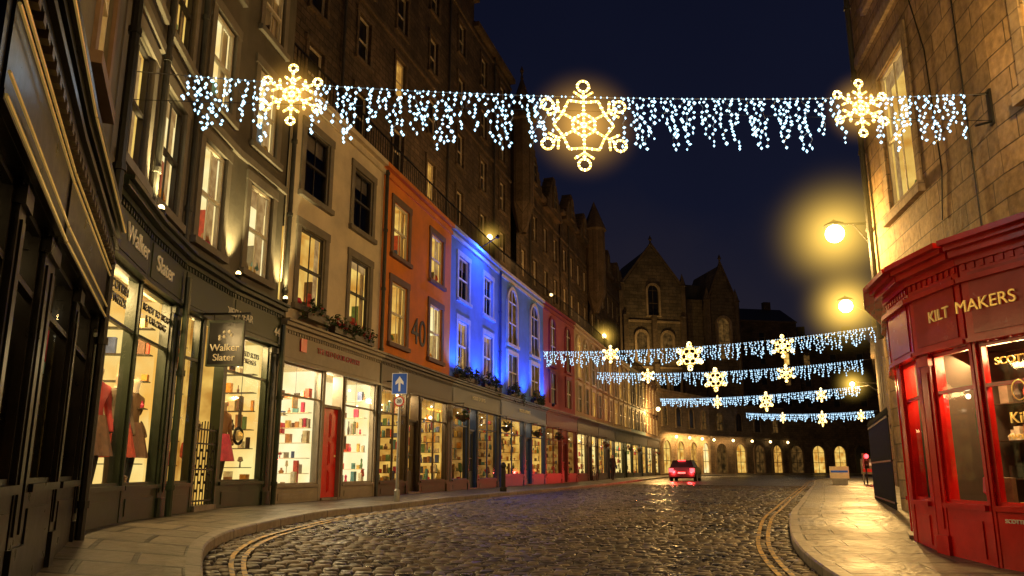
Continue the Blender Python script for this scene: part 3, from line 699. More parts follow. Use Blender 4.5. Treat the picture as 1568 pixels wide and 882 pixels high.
tube(b['floodlight'],f.P(2.9,10.4,.1),f.P(2.9,10.85,.9),.02,'black_iron')
pipe(b,f,f.L-.04,.5,10.2,.1,mat='blue_paint')
b.done()
def archwin(b,f,c,z0,z1,w,ring,pane,bars='white_frame',rw=.16,pr=.1):
    r=w/2; zs=z1-r; n=8
    inn=[(c-r,z0)]+[(c-r*math.cos(math.pi*i/n),zs+r*math.sin(math.pi*i/n)) for i in range(n+1)]+[(c+r,z0)]
    R=r+rw; out_=[(c-R,z0)]+[(c-R*math.cos(math.pi*i/n),zs+R*math.sin(math.pi*i/n)) for i in range(n+1)]+[(c+R,z0)]
    b['arched_panes'].poly([f.P(a,z,.012) for a,z in inn],pane)
    g=b['arched_surrounds']
    for i in range(len(inn)-1):
        a,c2,d,e=inn[i],inn[i+1],out_[i+1],out_[i]
        g.poly([f.P(*a,pr),f.P(*c2,pr),f.P(*d,pr),f.P(*e,pr)],ring); g.poly([f.P(*a,pr),f.P(*c2,pr),f.P(*c2,0),f.P(*a,0)],ring); g.poly([f.P(*e,pr),f.P(*d,pr),f.P(*d,0),f.P(*e,0)],ring)
    box(g,f,c-R-.05,c+R+.05,z0-.14,z0,-.01,pr+.05,ring)
    h=b['window_frames']; box(h,f,c-.025,c+.025,z0,z1-.02,.014,.05,bars); box(h,f,c-r,c+r,(z0+zs)/2-.03,(z0+zs)/2+.03,.016,.055,bars); box(h,f,c-r,c+r,zs-.025,zs+.025,.016,.053,bars)
def archhouse(name,p0,p1,wm,sm,ring,nc,lit,k,panes,energy=10,bay=None,z=(7.1,9.75),w=.95,low=True,planters=0):
    b=B(name); f=F(p0,p1); wall(b['walls'],f,0,f.L,4.5,ZT,[],wm)
    for i in range(nc):
        c=f.L*(i+.5)/nc; archwin(b,f,c,z[0],z[1],w,ring,panes[i%len(panes)])
        if low:
            h=b['window_frames']; s0,s1=c-w/2,c+w/2; b['arched_panes'].poly([f.P(s0,4.95,.012),f.P(s1,4.95,.012),f.P(s1,6.6,.012),f.P(s0,6.6,.012)],panes[(i+1)%len(panes)])
            g=b['arched_surrounds']; box(g,f,s0-.16,s0,4.95,6.6,-.01,.1,ring); box(g,f,s1,s1+.16,4.95,6.6,-.01,.1,ring); box(g,f,s0-.18,s1+.18,6.6,6.8,-.01,.11,ring)
            box(h,f,s0,s1,5.75,5.81,.014,.05,'white_frame'); box(h,f,c-.025,c+.025,4.95,6.6,.016,.048,'white_frame')
        if planters: planter(b,f,c,4.62,1.9,500,.05,.6)
    nb=max(2,int(f.L/2.6)); bays=[]
    for i in range(nb):
        a=f.L*i/nb+.18; c=f.L*(i+1)/nb-.18
        if i%2==1: bays.append((a,a+.95,'door',sm)); bays.append((a+1.05,c,'win',0))
        else: bays.append((a,c,'win',1))
    shop(b,f,0,f.L,.57,1.05,3.6,4.52,sm,bays,lit=lit,k=k,energy=energy,goods=.7,dent=False)
    for i in range(int(f.L/3.2)):
        if (i+k)%2==0: basket(b,f,1.2+i*3.2,3.1,.25)
    roofbits(b,f,capm=ring,k=k)
    return b,f
b,f=archhouse('blue_arched_house',Fp,G,'blue_render','blue_paint','trim_cream',2,'lit_wall_amber',3,['win_dim','dark_void'],35,planters=1,w=1.25)
text(b.e,f,3.4,4.08,.15,'BOOKS & PRINTS',.22,'lettering_pale')
for s in (.25,3.6,6.9):
    light('blue_floodlight','SPOT',f.P(s,4.75,.7),750,(.02,.12,1),.08,b.e,(-f.n.x*.35,-f.n.y*.35,1),1.9,.8); ball(b['floodlight'],f.P(s,4.7,.6),.09,'black_iron',8,6)
b.done()
b,f=archhouse('maroon_house',G,H,'pink_render','maroon_paint','trim_maroon',2,'lit_wall_dim',0,['win_dim','dark_void'],20); b.done()
mid1=(5.9,50.5)
b,f=archhouse('cream_house',H,mid1,'cream_render','darkwood','trim_cream',3,'lit_wall',1,['win_amber','win_dim','dark_void'],110); b.done()
b,f=archhouse('sandstone_shop_house',mid1,I,'cream_stone','slate_paint','trim_cream',3,'lit_wall_amber',2,['win_dim','dark_void','win_amber'],110); b.done()
def lp(a,c,t): return (a[0]+(c[0]-a[0])*t,a[1]+(c[1]-a[1])*t)
b,f=archhouse('stone_shop_house',I,lp(I,J,.33),'cream_stone','green_paint','trim_cream',4,'lit_wall',3,['win_dim','win_amber'],130); b.done()
b,f=archhouse('teal_house',lp(I,J,.33),lp(I,J,.66),'teal_render','slate_paint','trim_grey',4,'lit_wall_amber',0,['dark_void','win_amber'],110); b.done()
b,f=archhouse('brown_house',lp(I,J,.66),J,'brown_render','darkwood','trim_brown',4,'lit_wall',1,['win_amber','win_dim'],130); b.done()
b=B('stone_arcade')
for k,(p,q) in enumerate(((J,KK),(KK,LL),(LL,MM))):
    f=F(p,q); wm=['cream_stone','dark_ashlar','tenement_stone'][k]
    wall(b['walls'],f,0,f.L,.3,9.9-k*.6,[],wm); n=int(f.L/2.9)
    for i in range(n):
        c=f.L*(i+.5)/n; archwin(b,f,c,1.1,4.6,1.8,wm,(['win_gold','win_bright','win_amber','win_gold'] if k==0 else ['win_gold','win_dim','win_amber','win_dim'])[(i*3+k)%4] if k<2 else random.choice(['dark_void','win_dim','win_gold']),'darkwood',.25,.2)
        if k<1 or (k==1 and i<4):
            p_=f.P(c+f.L/n/2,5.0,.5); ball(b['arcade_lamps'],p_,.16,'lamp_small',8,6)
        if k<2: archwin(b,f,c,6.2,8.4,1.1,wm,'dark_void' if i%3 else 'win_dim','darkwood',.2,.12)
    if k<2: light('arcade_light','AREA',f.P(f.L*(.5 if k==0 else .2),5.3,.9),[650,160][k],(1,.58,.20),f.L*(.8 if k==0 else .4),b.e,(-f.n.x*.3,-f.n.y*.3,-1),sy=.3)
    box(b['cornice'],f,0,f.L,5.3+k*.01,5.5+k*.01,-.01,.25,wm); box(b['cornice'],f,0,f.L,9.9-k*.6,10.1-k*.6,-.3,.25,wm)
    box(b['roof'],f,0,f.L,9.3-k*.6,9.5-k*.6,-8,-.05,'slate_roof')
b.done()

# ---- upper terrace tenements
def tenement(name,p0,p1,z0,z1,mat='tenement_stone',fl=3.4,sp=2.7,lits=.12,gables=0,chim=True,depth=10):
    b=B(name); f=F(p0,p1); ops=[]; n=max(1,int(f.L/sp)); z=z0+1.3
    while z+2.1<z1:
        for i in range(n):
            c=f.L*(i+.5)/n; ops.append((c-.5,c+.5,z,z+2.0))
        z+=fl
    wall(b['walls'],f,0,f.L,z0,z1,ops,mat,.2)
    box(b['side_walls'],f,-.01,f.L+.01,z0,z1-.01,-depth,-1.0,mat)
    for q in ops:
        kd='dark' if R_()>lits else random.choice(['dim','dim','amber']); win(b,f,*q,kind=kd,frame='trim_cream',simple=True,rev=.2)
        g=b['window_surrounds']; box(g,f,q[0]-.15,q[0],q[2],q[3],-.01,.06,'dark_ashlar'); box(g,f,q[1],q[1]+.15,q[2],q[3],-.01,.06,'dark_ashlar'); box(g,f,q[0]-.2,q[1]+.2,q[3],q[3]+.22,-.01,.08,'dark_ashlar'); box(g,f,q[0]-.2,q[1]+.2,q[2]-.15,q[2],-.01,.12,'dark_ashlar')
    z=z0+3.9
    while z<z1: box(b['string_course'],f,0,f.L,z,z+.15,-.01,.1,'dark_ashlar'); z+=fl*2
    pipe(b,f,f.L*.5/n*2 if n>1 else .3,z0,z1,.1,.06)
    box(b['eaves'],f,-.05,f.L+.05,z1,z1+.3,-.3,.35,'dark_ashlar')
    g=b['roof']; g.poly([f.P(0,z1+.3,.2),f.P(f.L,z1+.3,.2),f.P(f.L,z1+3.3,-depth/2),f.P(0,z1+3.3,-depth/2)],'slate_roof'); g.poly([f.P(0,z1+.3,-depth),f.P(f.L,z1+.3,-depth),f.P(f.L,z1+3.3,-depth/2),f.P(0,z1+3.3,-depth/2)],'slate_roof')
    for s in (0,f.L): g.poly([f.P(s,z1+.3,.2),f.P(s,z1+.3,-depth),f.P(s,z1+3.3,-depth/2)],mat)
    for i in range(gables):
        c=f.L*(i+.5)/gables; w=f.L/gables*.36; st=6; h=w*1.3
        pts=[(c-w,z1-.3)]
        for j in range(st):
            x=c-w+w*j/st; pts+= [(x,z1+.3+h*(j+.6)/st),(x+w/st,z1+.3+h*(j+.6)/st)]
        for j in range(st-1,-1,-1):
            x=c+w-w*j/st; pts+= [(x-w/st+.001,z1+.301+h*(j+.6)/st),(x,z1+.301+h*(j+.6)/st)]
        pts.append((c+w,z1-.3)); prism(b['crow_stepped_gable'],f,pts,-.4,.42,mat)
        archwin(b,F(f.P(0,0,.43)[:2],f.P(f.L,0,.43)[:2]),c,z1+.2,z1+2.0,.8,'dark_ashlar','dark_void','trim_grey',.15,.08)
    if chim:
        for s in [f.L*(.15+.35*i) for i in range(3)]:
            box(b['chimney'],f,s-.7,s+.7,z1+.5,z1+5.0,-4.6,-3.6,mat)
            for j in range(4):
                p=f.P(s-.5+j*.33,0,-4.1); lathe(b['chimney_pots'],p[0],p[1],[(.13,z1+5),(.1,z1+5.6),(0,z1+5.6)],'trim_brown',7)
    b.done()
tenement('terrace_tenement',(-9.6,4),(-9.3,14.5),9.6,30)
tenement('terrace_tenement',(-9.3,14.5),(-7.6,22),9.6,31)
tenement('terrace_tenement',(-7.6,22),(-4.6,31.5),9.6,30)
tenement('terrace_tenement',(-4.6,31.5),(-2.3,39),9.6,29.2)
tenement('terrace_tenement',(-2.3,39),(-.1,45.6),9.6,27.6,gables=0)
tenement('gabled_tenement',(.3,46.2),(3.9,57),9.6,21.5,gables=2,chim=True,sp=2.4)
tenement('gabled_tenement',(4.0,57.2),(7.2,66.5),9.6,22.5,gables=2,sp=2.4)
tenement('gabled_tenement',(7.4,67),(12.4,81),9.6,22.0,gables=3,sp=2.4)
b=B('turret'); mb=b['tower']; x,y=.7,46.2
lathe(mb,x,y,[(.3,17),(.8,19),(.8,25.0),(1.0,25.1),(1.0,25.4),(0,28.6)],'dark_ashlar',8); lathe(b['finial'],x,y,[(.0,28.1),(.12,28.4),(.05,28.7),(.14,29),(0,29.4)],'dark_ashlar',6); b.done()
b=B('turret'); x,y=8.0,66.6; lathe(b['tower'],x,y,[(.3,16),(1.0,18),(1.0,24),(1.2,24.2),(0,27.2)],'dark_ashlar',8); b.done()

# ---- gothic hall
b=B('gothic_hall'); f=F((15.0,99),(34,103))
def gable(f,s0,s1,z0,ze,zp,o0,o1,mat='church_stone'):
    c=(s0+s1)/2; prism(b['walls'],f,[(s0,z0),(s1,z0),(s1,ze),(c,zp),(s0,ze)],o0,o1,mat)
    g=b['coping']
    for sg,a in ((1,s0),(-1,s1)):
        prism(g,f,[(a-sg*.3,ze-.2),(c,zp+.05),(c,zp+.55),(a-sg*.3,ze+.3)],o1-.3,o1+.15,'dark_ashlar')
    for a in (s0,s1):
        p=f.P(a,0,o1-.2); lathe(b['pinnacles'],p[0],p[1],[(.5,z0),(.5,ze+.5),(.65,ze+.6),(.5,ze+.9),(0,ze+2.6)],'dark_ashlar',6)
    p=f.P(c,0,o1-.1); lathe(b['pinnacles'],p[0],p[1],[(.2,zp),(.12,zp+.8),(.3,zp+1),(0,zp+1.7)],'dark_ashlar',6)
gable(f,.5,10,5,27,33.4,-12,0)
gable(f,13.5,18.0,5,25,31,-8,.6)
wall(b['walls2'],f,10.2,13.4,5,26,[],'church_stone',o=-1.0)
prism(b['roof'],f,[(10,26),(19,26),(19,29),(10,29)],-12,-4,'slate_roof')
def fo(f,o): return F(f.P(0,0,o)[:2],f.P(f.L,0,o)[:2])
for c in (3.3,7.2): archwin(b,fo(f,.02),c,16.5,20.6,1.5,'cream_stone','win_dim','dark_ashlar',.35,.3)
archwin(b,fo(f,.02),5.25,23,27.5,1.6,'cream_stone','dark_void','dark_ashlar',.3,.3)
for c in (2.2,4.2,6.3,8.3): archwin(b,fo(f,.02),c,11.2,14.3,1.1,'cream_stone','dark_void','dark_ashlar',.3,.3)
archwin(b,fo(f,.62),15.7,17,23,1.8,'cream_stone','win_dim','dark_ashlar',.35,.3)
for z in (15.4,22,10.4): box(b['string_course'],f,.3,10.2,z,z+.3,-.01,.2,'cream_stone')
for a in (.9,5.2,9.6): 
    for z0_,z1_,w_ in ((5,16,.9),(16,23,.6)): box(b['buttress'],f,a-.35,a+.35,z0_,z1_,-.02,w_,'dark_ashlar')
light('facade_light','SPOT',f.P(2.5,11,7),3600,(1,.62,.20),.2,b.e,(-f.n.x*.6,-f.n.y*.6,.6),1.7,1)
b.done()

def blockb(name,p0,p1,z1,mat='tenement_stone',gable_=True,sp=3.2,lits=.15,z0=.2,depth=9,shops=False):
    b=B(name); f=F(p0,p1); ops=[]; n=max(1,int(f.L/sp)); z=z0+4.6
    while z+2<z1:
        for i in range(n):
            c=f.L*(i+.5)/n; ops.append((c-.5,c+.5,z,z+1.9))
        z+=3.3
    if shops:
        for i in range(n):
            c=f.L*(i+.5)/n; ops.append((c-sp*.36,c+sp*.36,z0+.9,z0+3.2))
    wall(b['walls'],f,0,f.L,z0-.4,z1,ops,mat,.2)
    for q in ops:
        kd='dark' if R_()>(lits if q[2]>z0+2 else .75) else random.choice(['dim','amber','gold']); win(b,f,*q,kind=kd,frame='trim_grey',simple=True,rev=.2)
    g=b['roof']; 
    g.poly([f.P(0,z1,.25),f.P(f.L,z1,.25),f.P(f.L,z1+3,-depth/2),f.P(0,z1+3,-depth/2)],'slate_roof'); g.poly([f.P(0,z1,-depth),f.P(f.L,z1,-depth),f.P(f.L,z1+3,-depth/2),f.P(0,z1+3,-depth/2)],'slate_roof')
    for s in (0,f.L):
        g2=b['walls']; g2.poly([f.P(s,z0-.4,0),f.P(s,z0-.4,-depth),f.P(s,z1,-depth),f.P(s,z1+3,-depth/2),f.P(s,z1,0)],mat,[(0,z0),(depth,z0),(depth,z1),(depth/2,z1+3),(0,z1)])
    box(b['eaves'],f,-.05,f.L+.05,z1-.2,z1+.03,-.1,.25,'dark_ashlar')
    box(b['chimney'],f,f.L*.2-.6,f.L*.2+.6,z1+.5,z1+4.4,-5,-4.2,mat); box(b['chimney'],f,f.L*.8-.6,f.L*.8+.6,z1+.5,z1+4.2,-5,-4.2,mat)
    b.done()
blockb('distant_tenement',(34,112),(46,114),25); blockb('distant_tenement',(46,116),(58,114),21); blockb('distant_tenement',(58,112),(74,106),17)
blockb('distant_tenement',(-22,120),(12,118),20)
rr=[(60,90.5),(48,84),(38.5,74),(34.3,67),(26.8,52.5),(21.6,42),(16.9,32.2)]
hs=[12,11,12,9.5,8.8,8.2]
for i in range(6): blockb('stone_townhouse',rr[i],rr[i+1],hs[i]+.8,'dark_ashlar',sp=2.8,lits=.3,shops=True,depth=8)

# ---- right sandstone building
b=B('sandstone_building'); sp_=[(11.5,16.8),(7.9,15),(7.35,12),(7.0,9.6),(6.9,7),(7.1,3),(7.6,-3)]
for i in range(6):
    f=F(sp_[i],sp_[i+1]); ops=[]
    if i==1: ops=[(1.25,2.75,6.35,9.3),(1.25,2.75,11.2,13.8)]
    if i in(3,4): ops=[(.8,1.9,6.35,9.2),(.8,1.9,11.2,13.8)]
    if i==0: ops=[(1.4,2.4,6.35,9.2)]
    wall(b['walls'],f,0,f.L,-.2,16,ops,'sandstone',.12)
    for q in ops:
        win(b,f,*q,kind='gold' if i==1 else 'dark',frame='white_frame',rev=.12)
        g=b['window_surrounds']; w=.2
        box(g,f,q[0]-w,q[0],q[2],q[3],-.01,.035,'cream_stone'); box(g,f,q[1],q[1]+w,q[2],q[3],-.01,.035,'cream_stone'); box(g,f,q[0]-w-.01,q[1]+w+.01,q[3],q[3]+.28,-.01,.04,'cream_stone'); box(g,f,q[0]-w-.05,q[1]+w+.05,q[2]-.2,q[2],-.01,.12,'cream_stone')
    box(b['string_course'],f,0,f.L,10.2+i*.002,10.45+i*.002,-.01,.09,'cream_stone')
f=F(sp_[1],sp_[2]); pipe(b,f,.12,4.0,16,.1,.06)
f=F(sp_[2],sp_[3])
g=b['cable']; pts=[(.2,9.9),(.6,8.5),(.7,6.2),(.5,5.4)]
for a,c in zip(pts[:-1],pts[1:]): tube(g,f.P(a[0],a[1],.03),f.P(c[0],c[1],.03),.012,'black_iron',5)
tube(g,f.P(1.7,13,.03),f.P(1.72,4.4,.03),.014,'black_iron',5)
box(b['anchor_bracket'],f,f.L-.12,f.L-.02,6.2,6.75,.0,.03,'black_iron'); tube(b['anchor_bracket'],f.P(f.L-.07,6.7,.02),f.P(f.L-.07,6.68,.22),.018,'black_iron'); tube(b['anchor_bracket'],f.P(f.L-.07,6.25,.02),f.P(f.L-.07,6.2,.25),.018,'black_iron')
b.done()

# ---- red kiltmaker shop
b=B('red_shopfront'); rp=[(7.55,13.3),(6.8,12.2),(6.08,11.2),(5.58,10.2),(5.34,9.2),(5.38,8.2),(5.8,7.0),(6.85,6.1)]
for i in range(7):
    f=F(rp[i],rp[i+1]); zb=gz(*rp[i])+.1; 
    kind=[(.14,f.L-.14,'win',0)] if i!=2 else [(.14,f.L-.14,'door','red_dark')]
    if i in (4,5): kind=[(.2,f.L-.05,'win',0)] if i==4 else [(.03,f.L-.2,'win',0)]
    shop(b,f,0,f.L,zb-.05,.82,2.70,3.78,'red_paint',kind,lit='interior_dark',k=i,energy=40,goods=.85,fascia='red_dark',depth=.95,dent=(i in(3,4,5)),side='interior_dark',ceil='interior_dark',sides=(i!=5,i!=4))
    box(b['cornice'],f,-.03,f.L+.03,3.836+i*.002,3.90+i*.002,-.1,.40,'red_paint')
    box(b['cornice'],f,-.02,f.L+.02,3.40+i*.002,3.46+i*.002,.0,.19,'red_paint')
    b['roof_lead'].poly([f.P(0,3.9,.3),f.P(f.L,3.9,.3),f.P(f.L,4.15,-.9),f.P(0,4.15,-.9)],'slate_roof')
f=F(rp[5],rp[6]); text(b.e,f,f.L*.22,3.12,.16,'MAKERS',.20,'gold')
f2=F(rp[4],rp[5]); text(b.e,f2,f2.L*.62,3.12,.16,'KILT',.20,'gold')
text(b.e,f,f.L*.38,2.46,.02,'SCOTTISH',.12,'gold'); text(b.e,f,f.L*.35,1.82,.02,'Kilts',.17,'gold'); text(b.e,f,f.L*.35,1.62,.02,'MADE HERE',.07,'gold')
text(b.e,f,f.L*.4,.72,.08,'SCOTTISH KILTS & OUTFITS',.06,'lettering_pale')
bb=b['gilt_crest']
for k in range(16):
    a=k*math.pi/8; c=(k+1)*math.pi/8; tube(bb,f.P(f.L*.35+.08*math.cos(a),2.12+.11*math.sin(a),.03),f.P(f.L*.35+.08*math.cos(c),2.12+.11*math.sin(c),.03),.008,'gold',5)
b.done()

b=B('iron_railing'); f=F((9.6,19.5),(7.75,14.9)); z0=.45
for i in range(int(f.L/.13)+1): 
    s=i*.13; tube(b['bars'],f.P(s,z0,0),f.P(s,z0+2.0,0),.014,'black_iron',5); lathe(b['finials'],*f.P(s,0,0)[:2],[(.03,z0+2.0),(0,z0+2.12)],'black_iron',4)
for z in (.15,1.0,1.9): box(b['rails'],f,0,f.L,z0+z,z0+z+.04,-.02,.02,'black_iron')
b.done()

b=B('hanging_shop_sign'); f=F(gp[2],gp[3]); s=.75
hp=f.P(s,0,.15)
fr=F((hp[0],hp[1]),(hp[0]+.80,hp[1]-.05))
box(b['arm'],fr,-.1,.85,3.92,3.96,-.02,.02,'black_iron')
box(b['board'],fr,.12,.76,3.02,3.82,-.03,.03,'black_paint')
for q in ((.12,.76,3.78,3.82),(.12,.76,3.02,3.05),(.12,.15,3.05,3.78),(.73,.76,3.05,3.78)): box(b['border'],fr,*q,-.036,.036,'green_paint_light')
for x in (.2,.68): tube(b['chains'],fr.P(x,3.82,0),fr.P(x,3.93,0),.01,'black_iron')
text(b.e,fr,.44,3.25,.04,'Walker\nSlater',.17,'lettering_pale'); 
g=b['emblem']; 
for k in range(7):
    a=k*.9; ball(g,fr.P(.44+.12*math.cos(a)*.9,3.56+.07*math.sin(a*1.3),.035),.028,'lettering_pale',6,4)
b.done()

x,y=-2.75,17.6; zg=gz(x,y)+KH
b=B('traffic_sign'); tube(b['post'],(x,y,zg-.05),(x,y,3.66),.038,'grey_metal',10); lathe(b['base'],x,y,[(.07,zg-.02),(.07,zg+.25),(.04,zg+.3)],'grey_metal',10)
fr=F((x-.19,y-.06),(x+.19,y-.10)); 
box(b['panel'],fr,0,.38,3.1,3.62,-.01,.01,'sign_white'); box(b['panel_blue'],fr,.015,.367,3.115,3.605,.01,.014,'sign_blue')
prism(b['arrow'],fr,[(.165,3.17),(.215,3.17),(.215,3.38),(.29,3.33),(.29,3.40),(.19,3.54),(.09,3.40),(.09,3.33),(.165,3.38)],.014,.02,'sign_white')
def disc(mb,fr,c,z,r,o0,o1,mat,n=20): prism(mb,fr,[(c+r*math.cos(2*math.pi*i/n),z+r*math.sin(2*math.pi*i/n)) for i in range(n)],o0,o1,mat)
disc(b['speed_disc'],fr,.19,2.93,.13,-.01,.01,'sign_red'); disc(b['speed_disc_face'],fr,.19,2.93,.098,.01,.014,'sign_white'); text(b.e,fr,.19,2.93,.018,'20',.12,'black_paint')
b.done()
x,y=-.3,25.5; zg=gz(x,y)+KH
b=B('bollard'); lathe(b['body'],x,y,[(.12,zg-.05),(.12,zg+.12),(.085,zg+.16),(.075,zg+.8),(.1,zg+.84),(.1,zg+.9),(.05,zg+.98),(0,zg+1.0)],'black_iron',12); b.done()

def wall_lamp(name,wallp,loc,energy,col=(1,.57,.17),rad=.16,glow='lamp_glow',soft=.15,hR=0):
    b=B(name); 
    tube(b['arm'],wallp,(loc[0],loc[1],loc[2]+.22),.03,'black_iron',8); tube(b['brace'],(wallp[0],wallp[1],wallp[2]-.6),((wallp[0]+loc[0])/2,(wallp[1]+loc[1])/2,(wallp[2]+loc[2])/2+.1),.018,'black_iron',6)
    lathe(b['hood'],loc[0],loc[1],[(rad*1.2,loc[2]+rad*.85),(rad*1.1,loc[2]+rad*1.05),(.05,loc[2]+rad*1.5),(0,loc[2]+rad*1.7)],'black_iron',12)
    ball(b['globe'],loc,rad,glow,14,10)
    light('bulb','POINT',(loc[0],loc[1],loc[2]-rad-.12),energy,col,soft,b.e)
    if hR: halo(loc,hR,'halo_lamp',b.e)
    b.done()
wall_lamp('added_lamp',(7.93,15.05,6.6),(7.2,15.3,6.45),720,hR=2.1,rad=.20)
wall_lamp('added_lamp',(17.0,32.4,8.2),(14.3,30.0,8.2),2400,rad=.28,hR=2.7)
wall_lamp('added_lamp',(6.9,6.5,7.6),(5.5,6.3,7.4),640)
wall_lamp('added_lamp',(-2.9,3.6,6.4),(-1.9,4.0,6.2),110)
wall_lamp('added_lamp',(26.8,52.5,7.6),(25.2,53,7.6),2500,hR=2.0)  # unseen lamp, added to light the far facades and road
wall_lamp('added_lamp',(13.0,70.5,7.2),(14.2,70,7.2),1800,rad=.2,glow='lamp_small')  # also added without a visible source, brightens the far row
def terr_lamp(x,y,z0,z1,en,r=.13,h=0):
    b=B('terrace_lamp'); tube(b['post'],(x,y,z0),(x,y,z1),.04,'black_iron',8); ball(b['globe'],(x,y,z1+r),r,'lamp_small',10,8); lathe(b['cap'],x,y,[(r*1.1,z1+r*1.9),(0,z1+r*2.5)],'black_iron',8)
    light('bulb','POINT',(x,y-.3,z1+r+.35),en,(1,.50,.16),.1,b.e)
    if h: halo((x,y,z1+r),h,'halo_lamp',b.e)
    b.done()
terr_lamp(-1.05,32.2,10.0,11.9,360,h=1.2); terr_lamp(7.3,56.0,10.0,11.6,560,.18,h=1.8); terr_lamp(-6.5,21.0,10.0,12.0,90)
terr_lamp(2.5,44.5,10.0,12.2,300,.1)

# ---- christmas light strings
def flake(c,u,Rr,tr,br,detail=True,hal=False):
    mb=MB(); c=Vector(c); u=Vector(u).normalized(); up=Vector((0,0,1))
    P=lambda x,y:c+u*(x*Rr)+up*(y*Rr)
    segs=[]
    for k in range(6):
        a=math.pi/2+k*math.pi/3; ca,sa=math.cos(a),math.sin(a)
        a2=a+math.pi/3
        segs.append(((.0*ca,.0*sa),(.74*ca,.74*sa)))
        segs.append(((.26*ca,.26*sa),(.26*math.cos(a2),.26*math.sin(a2))))
        if detail:
            am=a+math.pi/6
            segs.append(((.5*ca,.5*sa),(.62*math.cos(am),.62*math.sin(am)))); segs.append(((.62*math.cos(am),.62*math.sin(am)),(.5*math.cos(a2),.5*math.sin(a2))))
        for sg in (-1,1):
            for r0,l in ((.60,.24),) if detail else ((.42,.28),):
                b2=a+sg*math.pi/3.2; segs.append(((r0*ca,r0*sa),(r0*ca+l*math.cos(b2),r0*sa+l*math.sin(b2))))
        n=10 if detail else 7
        for i in range(n):
            t0,t1=2*math.pi*i/n,2*math.pi*(i+1)/n; q=.125
            segs.append(((.86*ca+q*math.cos(t0),.86*sa+q*math.sin(t0)),(.86*ca+q*math.cos(t1),.86*sa+q*math.sin(t1))))
    for p,q in segs:
        A,Bq=P(*p),P(*q); tube(mb,A,Bq,tr,'rope_warm',5)
        l=(Bq-A).length; n=max(1,int(l/(br*2.6)))
        for i in range(n): 
            w=A.lerp(Bq,(i+.5)/n); octa(mb,w,br*U(.8,1.15),br*U(.8,1.15),'bulb_warm')
    ob=mb.make('snowflake_light')
    if hal: halo(c,1,'halo_flake',ob,(Rr*1.4,.5,Rr*1.4),math.atan2(u.y,u.x))
def lstring(A,Bp,sag,flakes,t0,t1,sp,lmin,lmax,br,mat,wr,bs=.085,second=None):
    b=B('christmas_light_string'); A=Vector(A);Bp=Vector(Bp); u=(Bp-A); Ln=u.length
    pt=lambda t:A.lerp(Bp,t)-Vector((0,0,4*sag*t*(1-t)))
    n=60
    for i in range(n): tube(b['cable'],pt(i/n),pt((i+1)/n),wr,'grey_metal',4)
    if second:
        for i in range(24):
            d=lambda t:pt(t)-Vector((0,0,second*(1-.5*math.sin(math.pi*t))))
            tube(b['lower_cable'],d(i/24),d((i+1)/24),wr*.7,'black_iron',4)
    ns=int((t1-t0)*Ln/sp); g=b['bulbs']; w=b['strand_wires']
    for i in range(ns+1):
        t=t0+(t1-t0)*(i+U(-.25,.25))/ns
        near=any(abs(t-ft)*Ln<fr_*.6 for ft,fr_ in flakes)
        p=pt(t)
        octa(g,p,br*.8,br*.8,mat)
        if near: continue
        ln=lmin+(lmax-lmin)*(abs(math.sin(i*.47))**1.1*.7+R_()*.3); prev=p.copy(); lean=Vector((U(-.2,.2),U(-.1,.1),0))
        z=bs*.6
        while z<ln:
            q=p+lean*z+Vector((U(-.04,.04),U(-.04,.04),-z)); 
            tube(w,prev,q,.003 if br<.03 else .005,'grey_metal',3)
            if R_()<.94: octa(g,q,br*U(.65,1.35),br*U(.9,1.7),mat)
            prev=q; z+=bs*U(.7,1.25)
    b.done()
    for ft,fr_ in flakes:
        p=pt(ft); near_=br<.03
        flake(p-Vector((0,0,fr_*.62 if fr_>.5 else fr_*.35)),(u.x,u.y,0),fr_,.017 if near_ else .036,.022 if near_ else .042,fr_>.6,hal=near_)
lstring((-5.25,8.75,6.52),(6.95,9.66,6.68),.22,[(.186,.45),(.512,.68),(.842,.45)],.073,.968,.095,.34,.86,.020,'bulb_cool',.008,.066,.42)
far=[((1.7,38.3,7.6),(16.9,32.0,7.75),.35,[(.225,.46),(.47,.72),(.735,.56)]),
     ((6.0,50,8.05),(21.2,41.8,7.75),.35,[(.21,.48),(.47,.78),(.72,.56)]),
     ((15.3,75.5,8.75),(26.2,52.6,7.45),.3,[(.36,.6),(.6,.85),(.83,.56)]),
     ((29.0,90,8.4),(33.8,66.5,6.75),.25,[(.35,.6),(.65,.8),(.9,.56)])]
for k,(a,c,sg,fl) in enumerate(far):
    lstring(a,c,sg,fl,.0 if k<2 else .02,.97,[.13,.15,.19,.24][k],.35,.9,[.033,.040,.052,.06][k],'bulb_cool_far',.012,[.11,.13,.18,.2][k])
light('christmas_string_glow','AREA',(0,9.3,6.1),14,(.6,.8,1),9,None,(0,0,-1),sy=.3)

